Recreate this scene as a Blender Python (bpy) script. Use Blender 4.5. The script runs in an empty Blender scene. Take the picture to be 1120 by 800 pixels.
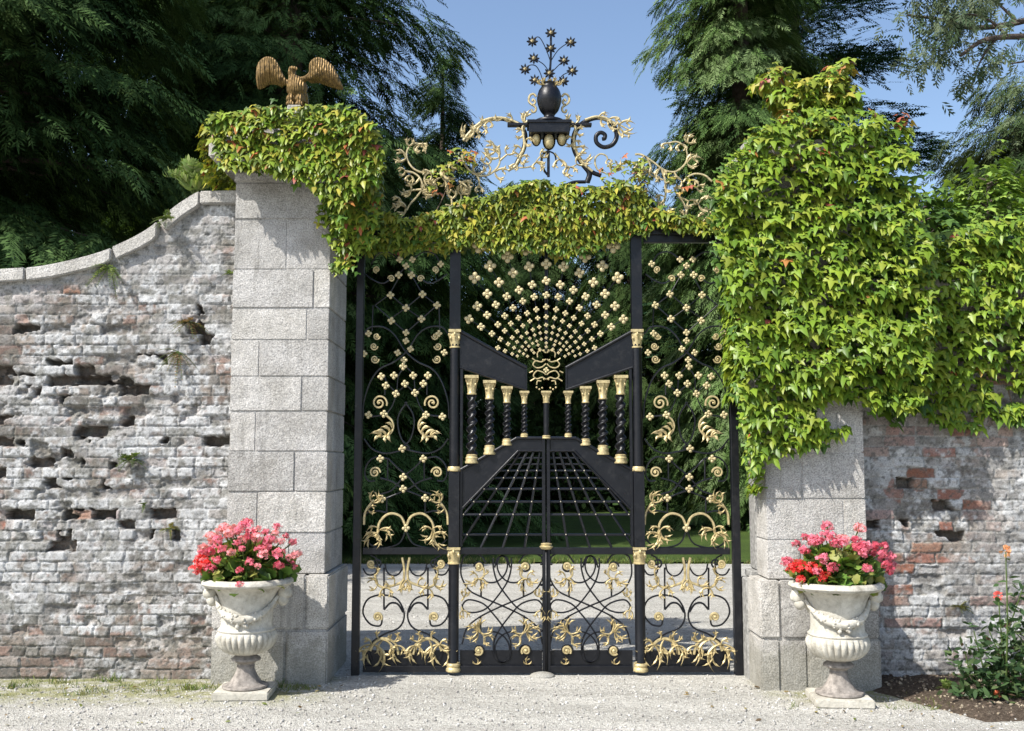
import bpy, bmesh, math, random
import numpy as np
from mathutils import Vector, Matrix

R = math.radians
rng = np.random.RandomState(7)
random.seed(7)
scene = bpy.context.scene
COL = scene.collection
PITCH = R(5.5)
CAM = np.array([0.0, -8.0, 1.6])
F = 1120.0
cp, sp_ = math.cos(PITCH), math.sin(PITCH)

def P(px, py, Y=0.0):
    """photo pixel -> point on the vertical plane at depth Y (layout measurements)"""
    u = (px - 560.0) / F
    v = (400.0 - py) / F
    dy = cp - v * sp_
    dz = sp_ + v * cp
    t = (Y + 8.0) / dy
    return np.array([u * t, Y, 1.6 + dz * t])

def PZ(py, Y):
    return P(560, py, Y)[2]

# ------------------------------------------------------------------ noise
def _h(ix, iy, seed):
    s = np.sin(ix * 127.1 + iy * 311.7 + seed * 74.7) * 43758.5453
    return s - np.floor(s)

def vnoise(x, y, seed=0):
    ix, iy = np.floor(x), np.floor(y)
    fx, fy = x - ix, y - iy
    fx = fx * fx * (3 - 2 * fx)
    fy = fy * fy * (3 - 2 * fy)
    a, b = _h(ix, iy, seed), _h(ix + 1, iy, seed)
    c, d = _h(ix, iy + 1, seed), _h(ix + 1, iy + 1, seed)
    return (a * (1 - fx) + b * fx) * (1 - fy) + (c * (1 - fx) + d * fx) * fy

def fbm(x, y, seed=0, o=4):
    v, a, t = 0.0, 0.5, 0.0
    for i in range(o):
        v = v + a * vnoise(x, y, seed + i * 13)
        t += a
        x, y, a = x * 2.03, y * 2.03, a * 0.5
    return v / t

def sstep(a, b, x):
    t = np.clip((x - a) / (b - a), 0, 1)
    return t * t * (3 - 2 * t)

# ------------------------------------------------------------------ objects
WL = {}
def tag(o, label=None, cat=None, group=None, kind=None):
    if label: o['label'] = label
    if cat: o['category'] = cat
    if group: o['group'] = group
    if kind: o['kind'] = kind
    return o

def thing(name, label, cat, loc=(0, 0, 0), group=None):
    o = bpy.data.objects.new(name, None)
    o.empty_display_size = 0.1
    COL.objects.link(o)
    o.location = loc
    WL[o.name] = np.array(loc, dtype=float)
    return tag(o, label, cat, group)

def link(name, me, parent=None):
    o = bpy.data.objects.new(name, me)
    COL.objects.link(o)
    if parent is not None:
        o.parent = parent
        WL[o.name] = WL.get(parent.name, np.zeros(3))
    else:
        WL[o.name] = np.zeros(3)
    return o

def copy_tree(o, loc=None, rz=0.0, parent=None):
    c = o.copy()
    COL.objects.link(c)
    if parent is not None:
        c.parent = parent
    else:
        c.location = loc
        c.rotation_euler = (0, 0, rz)
        WL[c.name] = np.array(loc, dtype=float)
    for ch in list(o.children):
        copy_tree(ch, parent=c)
    return c

class MB:
    def __init__(s):
        s.v, s.f, s.n = [], [], 0
    def add(s, v, f):
        v = np.asarray(v, dtype=float).reshape(-1, 3)
        s.v.append(v)
        n = s.n
        s.f += [[i + n for i in q] for q in f]
        s.n += len(v)
    def box(s, lo, hi):
        x0, y0, z0 = lo; x1, y1, z1 = hi
        v = [(x0,y0,z0),(x1,y0,z0),(x1,y1,z0),(x0,y1,z0),(x0,y0,z1),(x1,y0,z1),(x1,y1,z1),(x0,y1,z1)]
        s.add(v, [(0,3,2,1),(4,5,6,7),(0,1,5,4),(1,2,6,5),(2,3,7,6),(3,0,4,7)])
    def prism(s, poly, y0, y1):
        """poly: list of (x,z), extruded from y0 (front) to y1"""
        n = len(poly)
        v = [(x, y0, z) for x, z in poly] + [(x, y1, z) for x, z in poly]
        f = [list(range(n)), list(range(2*n-1, n-1, -1))]
        f += [[i, i+n, (i+1) % n + n, (i+1) % n] for i in range(n)]
        s.add(v, f)
    def tube(s, pts, rad, sides=7, cap=True):
        pts = np.asarray(pts, dtype=float)
        n = len(pts)
        rad = np.broadcast_to(np.asarray(rad, dtype=float), (n,))
        T = np.gradient(pts, axis=0)
        T /= np.maximum(np.linalg.norm(T, axis=1, keepdims=True), 1e-9)
        ref = np.array([0, 1, 0.0])
        if abs(T[0] @ ref) > 0.9: ref = np.array([1.0, 0, 0])
        N = np.cross(T[0], ref); N /= np.linalg.norm(N)
        ang = np.arange(sides) / sides * 2 * math.pi
        V = []
        for i in range(n):
            N = N - T[i] * (N @ T[i]); N /= max(np.linalg.norm(N), 1e-9)
            B = np.cross(T[i], N)
            V.append(pts[i] + rad[i] * (np.cos(ang)[:, None] * N + np.sin(ang)[:, None] * B))
        V = np.concatenate(V)
        f = []
        for i in range(n - 1):
            for k in range(sides):
                a, b = i*sides + k, i*sides + (k+1) % sides
                f.append((a, b, b + sides, a + sides))
        if cap:
            f.append(list(range(sides - 1, -1, -1)))
            f.append(list(range((n-1)*sides, n*sides)))
        s.add(V, f)
    def lathe(s, prof, seg=32, mod=None, c=(0, 0, 0), close=True):
        """prof: list of (r,z)"""
        ang = np.arange(seg) / seg * 2 * math.pi
        V = []
        for r, z in prof:
            rr = np.full(seg, r)
            if mod: rr = mod(rr, ang, z)
            V.append(np.stack([c[0] + rr*np.cos(ang), c[1] + rr*np.sin(ang), np.full(seg, c[2] + z)], 1))
        V = np.concatenate(V); f = []
        for i in range(len(prof) - 1):
            for k in range(seg):
                a, b = i*seg + k, i*seg + (k+1) % seg
                f.append((a, b, b + seg, a + seg))
        if close:
            f.append(list(range(seg - 1, -1, -1)))
            f.append(list(range((len(prof)-1)*seg, len(prof)*seg)))
        s.add(V, f)
    def ball(s, c, r, seg=10, rings=6):
        r = np.broadcast_to(np.asarray(r, dtype=float), (3,))
        th = np.linspace(0, math.pi, rings + 1)
        V, f = [], []
        for t in th:
            for k in range(seg):
                a = 2 * math.pi * k / seg
                V.append((c[0] + r[0]*math.sin(t)*math.cos(a), c[1] + r[1]*math.sin(t)*math.sin(a), c[2] + r[2]*math.cos(t)))
        for i in range(rings):
            for k in range(seg):
                a, b = i*seg + k, i*seg + (k+1) % seg
                f.append((a, a + seg, b + seg, b))
        s.add(V, f)
    def build(s, name, m, parent=None, smooth=False, bevel=0.0, seg=1):
        me = bpy.data.meshes.new(name)
        V = np.concatenate(s.v) if s.v else np.zeros((0, 3))
        if parent is not None:
            V = V - WL.get(parent.name, np.zeros(3))
        me.from_pydata(V.tolist(), [], s.f)
        if bevel > 0:
            bm = bmesh.new(); bm.from_mesh(me)
            bmesh.ops.bevel(bm, geom=[e for e in bm.edges if e.is_manifold and e.calc_face_angle(0) > 0.5],
                            offset=bevel, segments=seg, affect='EDGES', clamp_overlap=True)
            bm.to_mesh(me); bm.free()
        me.materials.append(m)
        if smooth is True:
            me.polygons.foreach_set('use_smooth', [True]*len(me.polygons))
        elif smooth:
            me.polygons.foreach_set('use_smooth', [True]*len(me.polygons))
            me.set_sharp_from_angle(angle=R(smooth))
        me.update()
        return link(name, me, parent)

def fast_mesh(name, V, Fq, m, parent=None, cols=None, smooth=False):
    """V (n,3); Fq (k,3 or 4) int; cols per vertex (n,3)"""
    V = np.asarray(V, dtype=np.float32)
    if parent is not None:
        V = V - WL.get(parent.name, np.zeros(3)).astype(np.float32)
    Fq = np.asarray(Fq, dtype=np.int32)
    me = bpy.data.meshes.new(name)
    me.vertices.add(len(V)); me.vertices.foreach_set('co', V.ravel())
    k, w = Fq.shape
    me.loops.add(k*w); me.loops.foreach_set('vertex_index', Fq.ravel())
    me.polygons.add(k); me.polygons.foreach_set('loop_start', np.arange(0, k*w, w, dtype=np.int32))
    if smooth: me.polygons.foreach_set('use_smooth', np.ones(k, dtype=bool))
    me.update(calc_edges=True)
    if cols is not None:
        at = me.attributes.new('tint', 'FLOAT_COLOR', 'POINT')
        c = np.ones((len(V), 4), dtype=np.float32); c[:, :3] = cols
        at.data.foreach_set('color', c.ravel())
    me.materials.append(m)
    return link(name, me, parent)

def norm(a):
    return a / np.maximum(np.linalg.norm(a, axis=-1, keepdims=True), 1e-9)

def scatter(tv, tf, pos, xax, nrm, scale, cols):
    """copies of a leaf template (x = along the leaf, z = its face) -> V, F, C"""
    tv = np.asarray(tv, float); tf = np.asarray(tf, int)
    n, m = len(pos), len(tv)
    xax = norm(xax)
    nrm = nrm - xax * np.sum(nrm*xax, 1, keepdims=True); nrm = norm(nrm)
    yax = np.cross(nrm, xax)
    sc = np.broadcast_to(np.asarray(scale, float).reshape(-1, 1, 1), (n, 1, 1))
    V = (tv[None, :, 0:1]*xax[:, None] + tv[None, :, 1:2]*yax[:, None] + tv[None, :, 2:3]*nrm[:, None]) * sc + pos[:, None]
    Fx = (tf[None] + (np.arange(n)*m)[:, None, None]).reshape(-1, tf.shape[1])
    C = np.repeat(cols, m, axis=0)
    return V.reshape(-1, 3), Fx, C

def join_sc(parts):
    off, V, Fx, C = 0, [], [], []
    for v, f, c in parts:
        V.append(v); Fx.append(f + off); C.append(c); off += len(v)
    return np.concatenate(V), np.concatenate(Fx), np.concatenate(C)

# ------------------------------------------------------------------ curves
def spline(pts, n=8):
    p = np.asarray(pts, float)
    if len(p) < 3:
        t = np.linspace(0, 1, n + 1)[:, None]
        return p[0]*(1-t) + p[-1]*t
    q = np.vstack([2*p[0]-p[1], p, 2*p[-1]-p[-2]])
    out = []
    for i in range(1, len(q) - 2):
        t = np.linspace(0, 1, n, endpoint=False)[:, None]
        a, b, c, d = q[i-1], q[i], q[i+1], q[i+2]
        out.append(0.5*((2*b) + (c-a)*t + (2*a-5*b+4*c-d)*t*t + (3*b-a-3*c+d)*t**3))
    out.append(q[-2][None])
    return np.concatenate(out)

def spiral(cx, cy, r, turns=1.6, a0=0.0, d=1, rin=0.15, n=28):
    t = np.linspace(0, 1, n)
    a = a0 + d*turns*2*math.pi*t
    rr = r*(1 - (1-rin)*t)
    return np.stack([cx + rr*np.cos(a), cy + rr*np.sin(a)], 1)

def in_poly(x, y, poly):
    inside = np.zeros(len(x), bool)
    n = len(poly)
    for i in range(n):
        x1, y1 = poly[i]; x2, y2 = poly[(i+1) % n]
        c = ((y1 > y) != (y2 > y)) & (x < (x2-x1)*(y-y1)/((y2-y1) + 1e-12) + x1)
        inside ^= c
    return inside

# ------------------------------------------------------------------ materials
def mat(name):
    m = bpy.data.materials.new(name)
    m.use_nodes = True
    nt = m.node_tree
    b = nt.nodes['Principled BSDF']
    return m, nt, b

class N:
    def __init__(s, nt): s.nt = nt
    def new(s, t, **k):
        n = s.nt.nodes.new(t)
        for a, b in k.items():
            if a.startswith('i_'):
                key = a[2:].replace('_', ' ')
                n.inputs[key].default_value = b
            else: setattr(n, a, b)
        return n
    def l(s, a, b): s.nt.links.new(a, b)
    def coord(s, kind='Object', scale=None):
        t = s.new('ShaderNodeTexCoord')
        if scale is None: return t.outputs[kind]
        mp = s.new('ShaderNodeMapping'); mp.inputs['Scale'].default_value = scale
        s.l(t.outputs[kind], mp.inputs['Vector']); return mp.outputs['Vector']
    def noise(s, vec, scale, detail=4, rough=0.55):
        n = s.new('ShaderNodeTexNoise'); n.inputs['Scale'].default_value = scale
        n.inputs['Detail'].default_value = detail; n.inputs['Roughness'].default_value = rough
        if vec is not None: s.l(vec, n.inputs['Vector'])
        return n.outputs['Fac']
    def vor(s, vec, scale, out='Distance', feature='F1'):
        n = s.new('ShaderNodeTexVoronoi', feature=feature); n.inputs['Scale'].default_value = scale
        s.l(vec, n.inputs['Vector']); return n.outputs[out]
    def ramp(s, fac, stops):
        r = s.new('ShaderNodeValToRGB')
        e = r.color_ramp.elements
        while len(e) < len(stops): e.new(0.5)
        for q, (p, c) in zip(e, stops):
            q.position = p
            q.color = (c, c, c, 1) if isinstance(c, (int, float)) else (*c, 1)
        s.l(fac, r.inputs['Fac']); return r.outputs['Color']
    def mix(s, fac, a, b, mode='MIX'):
        m = s.new('ShaderNodeMix', data_type='RGBA', blend_type=mode)
        for v, i in ((fac, 0), (a, 6), (b, 7)):
            if hasattr(v, 'is_linked') or hasattr(v, 'links'): s.l(v, m.inputs[i])
            else: m.inputs[i].default_value = v if i == 0 else ((*v, 1) if len(v) == 3 else v)
        return m.outputs[2]
    def math(s, op, a, b=0.0):
        m = s.new('ShaderNodeMath', operation=op)
        for v, i in ((a, 0), (b, 1)):
            if hasattr(v, 'links'): s.l(v, m.inputs[i])
            else: m.inputs[i].default_value = v
        return m.outputs[0]
    def bump(s, h, strength, dist, bsdf, prev=None):
        b = s.new('ShaderNodeBump'); b.inputs['Strength'].default_value = strength
        b.inputs['Distance'].default_value = dist
        s.l(h, b.inputs['Height'])
        if prev is not None: s.l(prev, b.inputs['Normal'])
        s.l(b.outputs['Normal'], bsdf.inputs['Normal']); return b.outputs['Normal']

def mat_granite():
    m, nt, b = mat('granite'); n = N(nt); v = n.coord('Object')
    sp1 = n.ramp(n.noise(v, 110, 3, 0.75), [(0.30, (0.20, 0.195, 0.19)), (0.5, (0.49, 0.48, 0.465)), (0.72, (0.78, 0.77, 0.74))])
    st = n.ramp(n.noise(v, 3.2, 6, 0.65), [(0.30, (0.62, 0.61, 0.58)), (0.62, (1, 1, 1))])
    c = n.mix(1.0, sp1, st, 'MULTIPLY')
    li = n.ramp(n.noise(v, 17, 5, 0.7), [(0.60, 0.0), (0.70, 1.0)])
    c = n.mix(n.math('MULTIPLY', li, 0.35), c, (0.60, 0.59, 0.54))
    dk = n.ramp(n.noise(n.coord('Object', (9, 9, 1.0)), 1.4, 5, 0.7), [(0.56, 0.0), (0.72, 1.0)])
    c = n.mix(n.math('MULTIPLY', dk, 0.5), c, (0.15, 0.145, 0.13))
    ge = n.new('ShaderNodeNewGeometry')
    c = n.mix(1.0, c, n.ramp(ge.outputs['Random Per Island'], [(0.0, (0.80, 0.79, 0.77)), (0.5, (0.97, 0.96, 0.95)), (1.0, (1.12, 1.10, 1.06))]), 'MULTIPLY')
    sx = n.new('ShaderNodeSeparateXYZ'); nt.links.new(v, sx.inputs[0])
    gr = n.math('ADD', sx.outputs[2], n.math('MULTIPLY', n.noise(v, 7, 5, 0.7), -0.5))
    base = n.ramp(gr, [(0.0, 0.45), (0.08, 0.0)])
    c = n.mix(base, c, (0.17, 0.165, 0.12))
    nt.links.new(c, b.inputs['Base Color'])
    b.inputs['Roughness'].default_value = 0.9; b.inputs['Specular IOR Level'].default_value = 0.2
    p = n.bump(n.noise(v, 70, 6, 0.7), 0.7, 0.012, b)
    n.bump(n.noise(v, 9, 4, 0.6), 0.5, 0.03, b, p)
    return m

def mat_flat(name, col, rough=0.8, spec=0.3, metal=0.0, var=0.25, scale=25, bump=0.0, bdist=0.004):
    m, nt, b = mat(name); n = N(nt); v = n.coord('Object')
    lo = tuple(c*(1-var) for c in col); hi = tuple(min(1, c*(1+var)) for c in col)
    nt.links.new(n.ramp(n.noise(v, scale, 5, 0.65), [(0.3, lo), (0.7, hi)]), b.inputs['Base Color'])
    b.inputs['Roughness'].default_value = rough; b.inputs['Specular IOR Level'].default_value = spec
    b.inputs['Metallic'].default_value = metal
    if bump: n.bump(n.noise(v, scale*3, 5, 0.7), bump, bdist, b)
    return m

def mat_tint(name, trans=0.3, rough=0.5, spec=0.3, fine=None, bumpd=0.0):
    """colour per leaf / per brick from the 'tint' attribute, fine grain on top"""
    m, nt, b = mat(name); n = N(nt)
    a = n.new('ShaderNodeAttribute', attribute_name='tint')
    c = a.outputs['Color']; v = n.coord('Object')
    if fine:
        c = n.mix(1.0, c, n.ramp(n.noise(v, fine, 5, 0.7), [(0.3, 0.62), (0.7, 1.3)]), 'MULTIPLY')
    nt.links.new(c, b.inputs['Base Color'])
    b.inputs['Roughness'].default_value = rough; b.inputs['Specular IOR Level'].default_value = spec
    if bumpd: n.bump(n.noise(v, fine*1.0, 6, 0.75), 0.9, bumpd, b)
    if trans > 0:
        t = n.new('ShaderNodeBsdfTranslucent')
        g = n.mix(1.0, c, (1.25, 1.2, 0.6), 'MULTIPLY')
        nt.links.new(g, t.inputs['Color'])
        mx = n.new('ShaderNodeMixShader'); mx.inputs[0].default_value = trans
        nt.links.new(b.outputs[0], mx.inputs[1]); nt.links.new(t.outputs[0], mx.inputs[2])
        nt.links.new(mx.outputs[0], nt.nodes['Material Output'].inputs['Surface'])
    return m

def mat_gravel():
    m, nt, b = mat('gravel'); n = N(nt); v = n.coord('Object')
    cell = n.vor(v, 95, 'Color')
    sep = n.new('ShaderNodeSeparateColor'); nt.links.new(cell, sep.inputs[0])
    c = n.ramp(sep.outputs[0], [(0.0, (0.275, 0.265, 0.24)), (0.35, (0.44, 0.43, 0.40)), (0.75, (0.53, 0.52, 0.485)), (1.0, (0.64, 0.63, 0.595))])
    fine = n.ramp(n.noise(v, 300, 4, 0.7), [(0.3, 0.75), (0.7, 1.15)])
    c = n.mix(1.0, c, fine, 'MULTIPLY')
    big = n.ramp(n.noise(n.coord('Object', (0.35, 1.5, 1.0)), 1.6, 6, 0.65), [(0.32, (0.74, 0.73, 0.70)), (0.62, (1.04, 1.03, 1.0))])
    c = n.mix(1.0, c, big, 'MULTIPLY')
    # moss and thin grass growing in a strip along the foot of the wall
    g = n.new('ShaderNodeSeparateXYZ'); nt.links.new(v, g.inputs[0])
    y = g.outputs[1]
    band = n.math('MULTIPLY', n.ramp(n.math('ADD', n.math('MULTIPLY', y, 0.5), 0.75), [(0.20, 0.0), (0.42, 1.0)]),
                  n.ramp(n.math('ADD', n.math('MULTIPLY', y, 0.5), 0.75), [(0.71, 1.0), (0.73, 0.0)]))
    ns = n.ramp(n.noise(v, 6.5, 6, 0.7), [(0.40, 0.0), (0.54, 1.0)])
    side = n.ramp(n.math('MULTIPLY', n.math('ABSOLUTE', n.math('SUBTRACT', g.outputs[0], 0.25)), 0.25), [(0.36, 0.0), (0.45, 1.0)])
    mm = n.math('MULTIPLY', n.math('MULTIPLY', band, ns), side)
    mc = n.ramp(n.noise(v, 60, 4, 0.7), [(0.3, (0.13, 0.135, 0.05)), (0.55, (0.25, 0.25, 0.10)), (0.75, (0.33, 0.29, 0.18))])
    c = n.mix(n.math('MULTIPLY', mm, 0.85), c, mc)
    nt.links.new(c, b.inputs['Base Color'])
    b.inputs['Roughness'].default_value = 0.95; b.inputs['Specular IOR Level'].default_value = 0.15
    p = n.bump(n.vor(v, 95), 0.9, 0.010, b)
    n.bump(n.noise(v, 5, 4, 0.6), 0.5, 0.05, b, p)
    return m

def mat_lawn():
    m, nt, b = mat('lawn_grass'); n = N(nt); v = n.coord('Object')
    c = n.ramp(n.noise(v, 45, 5, 0.75), [(0.3, (0.035, 0.065, 0.012)), (0.7, (0.10, 0.155, 0.03))])
    c = n.mix(1.0, c, n.ramp(n.noise(v, 0.8, 5, 0.6), [(0.3, 0.75), (0.7, 1.25)]), 'MULTIPLY')
    nt.links.new(c, b.inputs['Base Color']); b.inputs['Roughness'].default_value = 0.8
    b.inputs['Specular IOR Level'].default_value = 0.2
    n.bump(n.noise(v, 60, 5, 0.8), 0.9, 0.05, b)
    return m

def mat_soil():
    m, nt, b = mat('soil'); n = N(nt); v = n.coord('Object')
    c = n.ramp(n.noise(v, 40, 6, 0.75), [(0.28, (0.05, 0.038, 0.028)), (0.55, (0.13, 0.10, 0.075)), (0.75, (0.28, 0.24, 0.18))])
    nt.links.new(c, b.inputs['Base Color']); b.inputs['Roughness'].default_value = 0.95
    b.inputs['Specular IOR Level'].default_value = 0.1
    n.bump(n.noise(v, 28, 6, 0.75), 1.0, 0.05, b)
    return m

def mat_urn():
    m, nt, b = mat('weathered_urn_stone'); n = N(nt); v = n.coord('Object')
    oi = n.new('ShaderNodeObjectInfo'); va = n.new('ShaderNodeVectorMath', operation='ADD')
    cx_ = n.new('ShaderNodeCombineXYZ'); nt.links.new(n.math('MULTIPLY', oi.outputs['Random'], 9.0), cx_.inputs[0])
    nt.links.new(v, va.inputs[0]); nt.links.new(cx_.outputs[0], va.inputs[1]); v = va.outputs[0]
    c = n.ramp(n.noise(v, 9, 6, 0.7), [(0.28, (0.27, 0.25, 0.205)), (0.47, (0.47, 0.445, 0.38)), (0.70, (0.64, 0.615, 0.54))])
    d = n.ramp(n.noise(v, 30, 6, 0.8), [(0.51, 0.0), (0.66, 1.0)])
    c = n.mix(n.math('MULTIPLY', d, 0.45), c, (0.24, 0.225, 0.19))
    nt.links.new(c, b.inputs['Base Color']); b.inputs['Roughness'].default_value = 0.85
    b.inputs['Specular IOR Level'].default_value = 0.2
    p = n.bump(n.noise(v, 90, 6, 0.75), 0.6, 0.006, b)
    n.bump(n.noise(v, 25, 4, 0.6), 0.4, 0.012, b, p)
    return m

def mat_gold(name, col, rough=0.42, metal=0.45, feather=False):
    m, nt, b = mat(name); n = N(nt); v = n.coord('Object')
    c = n.ramp(n.noise(v, 40, 5, 0.7), [(0.3, tuple(x*(0.3 if feather else 0.5) for x in col)), (0.65, tuple(min(1, x*(1.5 if feather else 1.18)) for x in col))])
    nt.links.new(c, b.inputs['Base Color'])
    b.inputs['Roughness'].default_value = rough; b.inputs['Metallic'].default_value = metal
    p = n.bump(n.noise(v, 90, 5, 0.7), 0.4, 0.004, b)
    if feather:
        w = n.new('ShaderNodeTexWave', wave_type='BANDS', bands_direction='X')
        w.inputs['Scale'].default_value = 17; w.inputs['Distortion'].default_value = 3.0; w.inputs['Detail'].default_value = 2
        nt.links.new(v, w.inputs['Vector'])
        n.bump(w.outputs['Fac'], 0.8, 0.012, b, p)
    return m

def mat_iron():
    m, nt, b = mat('black_painted_iron'); n = N(nt); v = n.coord('Object')
    d = n.ramp(n.noise(v, 14, 6, 0.75), [(0.52, 0.0), (0.72, 1.0)])
    c = n.mix(n.math('MULTIPLY', d, 0.55), (0.0048, 0.0054, 0.008), (0.030, 0.030, 0.031))
    ru = n.ramp(n.noise(v, 55, 4, 0.7), [(0.68, 0.0), (0.74, 1.0)])
    c = n.mix(n.math('MULTIPLY', ru, 0.5), c, (0.055, 0.032, 0.02))
    nt.links.new(c, b.inputs['Base Color'])
    nt.links.new(n.ramp(n.noise(v, 9, 5, 0.7), [(0.3, 0.24), (0.7, 0.50)]), b.inputs['Roughness'])
    b.inputs['Specular IOR Level'].default_value = 0.38
    n.bump(n.noise(v, 60, 5, 0.7), 0.3, 0.004, b)
    return m

M = dict(
    granite=mat_granite(),
    joint=mat_flat('lime_mortar', (0.3, 0.29, 0.27), 0.95, 0.1, bump=0.5),
    wallskin=mat_tint('old_limewashed_brick', 0.0, 0.95, 0.1, fine=85, bumpd=0.010),
    core=mat_flat('wall_core', (0.28, 0.26, 0.23), 0.95, 0.1, bump=0.6),
    coping=mat_granite(),
    gravel=mat_gravel(), lawn=mat_lawn(), soil=mat_soil(), urn=mat_urn(), urnfoot=mat_flat('stained_urn_foot', (0.25, 0.225, 0.20), 0.85, 0.2, var=0.5, scale=22, bump=0.5),
    iron=mat_iron(),
    gold=mat_gold('gilding', (0.56, 0.455, 0.235), 0.45, 0.32),
    palegold=mat_gold('worn_pale_gilding', (0.56, 0.47, 0.26), 0.5, 0.25),
    oldgold=mat_gold('tarnished_gilding', (0.20, 0.125, 0.042), 0.52, 0.45, feather=True),
    ivy=mat_tint('vine_leaf', 0.22, 0.42, 0.35),
    needle=mat_tint('conifer_foliage', 0.15, 0.75, 0.05),
    leaf=mat_tint('garden_leaf', 0.25, 0.5, 0.3),
    petal=mat_tint('petal', 0.30, 0.6, 0.2),
    bark=mat_flat('bark', (0.10, 0.08, 0.065), 0.9, 0.1, var=0.4, scale=8, bump=0.8, bdist=0.05),
    stem=mat_flat('woody_stem', (0.13, 0.10, 0.07), 0.85, 0.2, var=0.4, scale=20),
    greenstem=mat_flat('green_stem', (0.08, 0.12, 0.03), 0.7, 0.3, var=0.3),
    pebble=mat_tint('loose_stone', 0.0, 0.9, 0.15),
)
# =================================================================== GROUND
def sheet(name, x0, x1, y0, y1, z, m, nx=1, ny=1, kind='structure', zf=None):
    X, Y = np.meshgrid(np.linspace(x0, x1, nx+1), np.linspace(y0, y1, ny+1))
    Z = np.full(X.shape, z) if zf is None else zf(X, Y)
    V = np.stack([X.ravel(), Y.ravel(), Z.ravel()], 1)
    i = np.arange(nx); j = np.arange(ny)
    a = (j[:, None]*(nx+1) + i[None]).ravel()
    Fq = np.stack([a, a+1, a+nx+2, a+nx+1], 1)
    return tag(fast_mesh(name, V, Fq, m, smooth=True), kind=kind)

sheet('gravel_drive', -90, 90, -40, 120, 0.0, M['gravel'])
lawn = sheet('lawn', -90, 90, 8.75, 119, 0.03, M['lawn'])
# planting bed at the foot of the right wall: a low mound of earth
def bed_z(X, Y):
    e = 2.36 + 0.25*fbm(Y*2, X*0+3, 5) + np.clip((-0.62 - Y), 0, 1)*0.55
    d = np.minimum(X - e, Y + 1.50 + 0.12*(fbm(X*3, Y*0, 6) - 0.5))
    return -0.02 + 0.075*sstep(-0.02, 0.25, d) + 0.03*(fbm(X*7, Y*7, 9) - 0.5)*sstep(0, 0.1, d)
sheet('soil_bed', 2.2, 7.5, -1.75, -0.2, 0, M['soil'], 260, 80, zf=bed_z)

# loose stones on the drive
def stones(n, x0, x1, y0, y1, s0, s1, seed, cols, zf=None):
    r = np.random.RandomState(seed)
    th = [(1,0,0),(-1,0,0),(0,1,0),(0,-1,0),(0,0,1),(0,0,-1)]
    tf = [(0,2,4),(2,1,4),(1,3,4),(3,0,4),(2,0,5),(1,2,5),(3,1,5),(0,3,5)]
    pos = np.stack([r.uniform(x0, x1, n), r.uniform(y0, y1, n), np.full(n, 0.0)], 1)
    s = s0 + (s1-s0)*r.rand(n)**2.5
    pos[:, 2] = s*0.25 if zf is None else zf(pos[:, 0], pos[:, 1]) + s*0.2
    ax = r.randn(n, 3); ax[:, 2] *= 0.4
    nr = r.randn(n, 3)*0.5 + [0, 0, 1]
    tv = np.array(th)*[1, 0.75, 0.6]
    c = np.array(cols)[r.randint(0, len(cols), n)]*(0.75 + 0.5*r.rand(n, 1))
    return scatter(tv, tf, pos, ax, nr, s, c)
gc = [(0.46,0.45,0.42),(0.38,0.365,0.34),(0.52,0.51,0.48),(0.30,0.285,0.26)]
v, f, c = join_sc([stones(5200, -4.5, 4.5, -2.2, -0.35, 0.005, 0.017, 3, gc),
                   stones(1600, -1.4, 1.8, -0.5, 4.0, 0.006, 0.016, 4, gc)])
tag(fast_mesh('loose_gravel', v, f, M['pebble'], cols=c), kind='stuff')
bc = [(0.17,0.13,0.10),(0.26,0.21,0.15),(0.10,0.075,0.055),(0.31,0.26,0.19)]
v, f, c = stones(2600, 2.65, 6.0, -1.4, -0.25, 0.006, 0.022, 8, bc, bed_z)
tag(fast_mesh('soil_debris', v, f, M['pebble'], cols=c), kind='stuff')

# grass and weeds at the foot of the wall
blade_t = [(0,-0.05,0),(0,0.05,0),(0.55,-0.04,0.05),(0.55,0.04,0.05),(1,0,0.22)]
blade_q = [(0,1,3,2),(2,3,4,4)]
def tri(q):
    o = []
    for a in q:
        o.append((a[0], a[1], a[2]))
        if len(a) > 3 and a[3] != a[2]: o.append((a[0], a[2], a[3]))
    return o
blade_f = [(0,1,3),(0,3,2),(2,3,4)]
def grass(n, spots, seed):
    r = np.random.RandomState(seed)
    P_, A_, S_ = [], [], []
    for (x, y, rad, k, h) in spots:
        a = r.rand(k)*6.28; q = rad*np.sqrt(r.rand(k))
        P_.append(np.stack([x + q*np.cos(a), y + 0.5*q*np.sin(a), np.full(k, 0.0)], 1))
        d = r.randn(k, 3)*[0.55, 0.55, 0]; d[:, 2] = 1
        A_.append(d); S_.append(h*(0.5 + r.rand(k)))
    pos = np.concatenate(P_); ax = np.concatenate(A_); s = np.concatenate(S_)
    nr = r.randn(len(pos), 3)
    base = np.array([(0.10,0.16,0.03),(0.18,0.22,0.05),(0.24,0.23,0.09),(0.07,0.12,0.03)])
    c = base[r.randint(0, 4, len(pos))]*(0.8 + 0.4*r.rand(len(pos), 1))
    return scatter(blade_t, blade_f, pos, ax, nr, s, c)
sp = []
for i in range(70):
    x = rng.uniform(-4.4, -1.3); y = -0.2 - rng.rand()**1.6*0.6
    if x > -2.35: y = -0.42 - rng.rand()*0.15
    sp.append((x, y, rng.uniform(0.03, 0.14), rng.randint(8, 40), rng.uniform(0.015, 0.05)))
for i in range(34):
    sp.append((rng.uniform(1.8, 3.3), -0.66 - rng.rand()*0.45, rng.uniform(0.03, 0.12), rng.randint(8, 36), rng.uniform(0.015, 0.05)))
for i in range(420):
    sp.append((rng.uniform(-4.5, 5.5), 8.72 + rng.rand()**2*0.5, 0.10, 14, rng.uniform(0.05, 0.11)))
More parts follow.
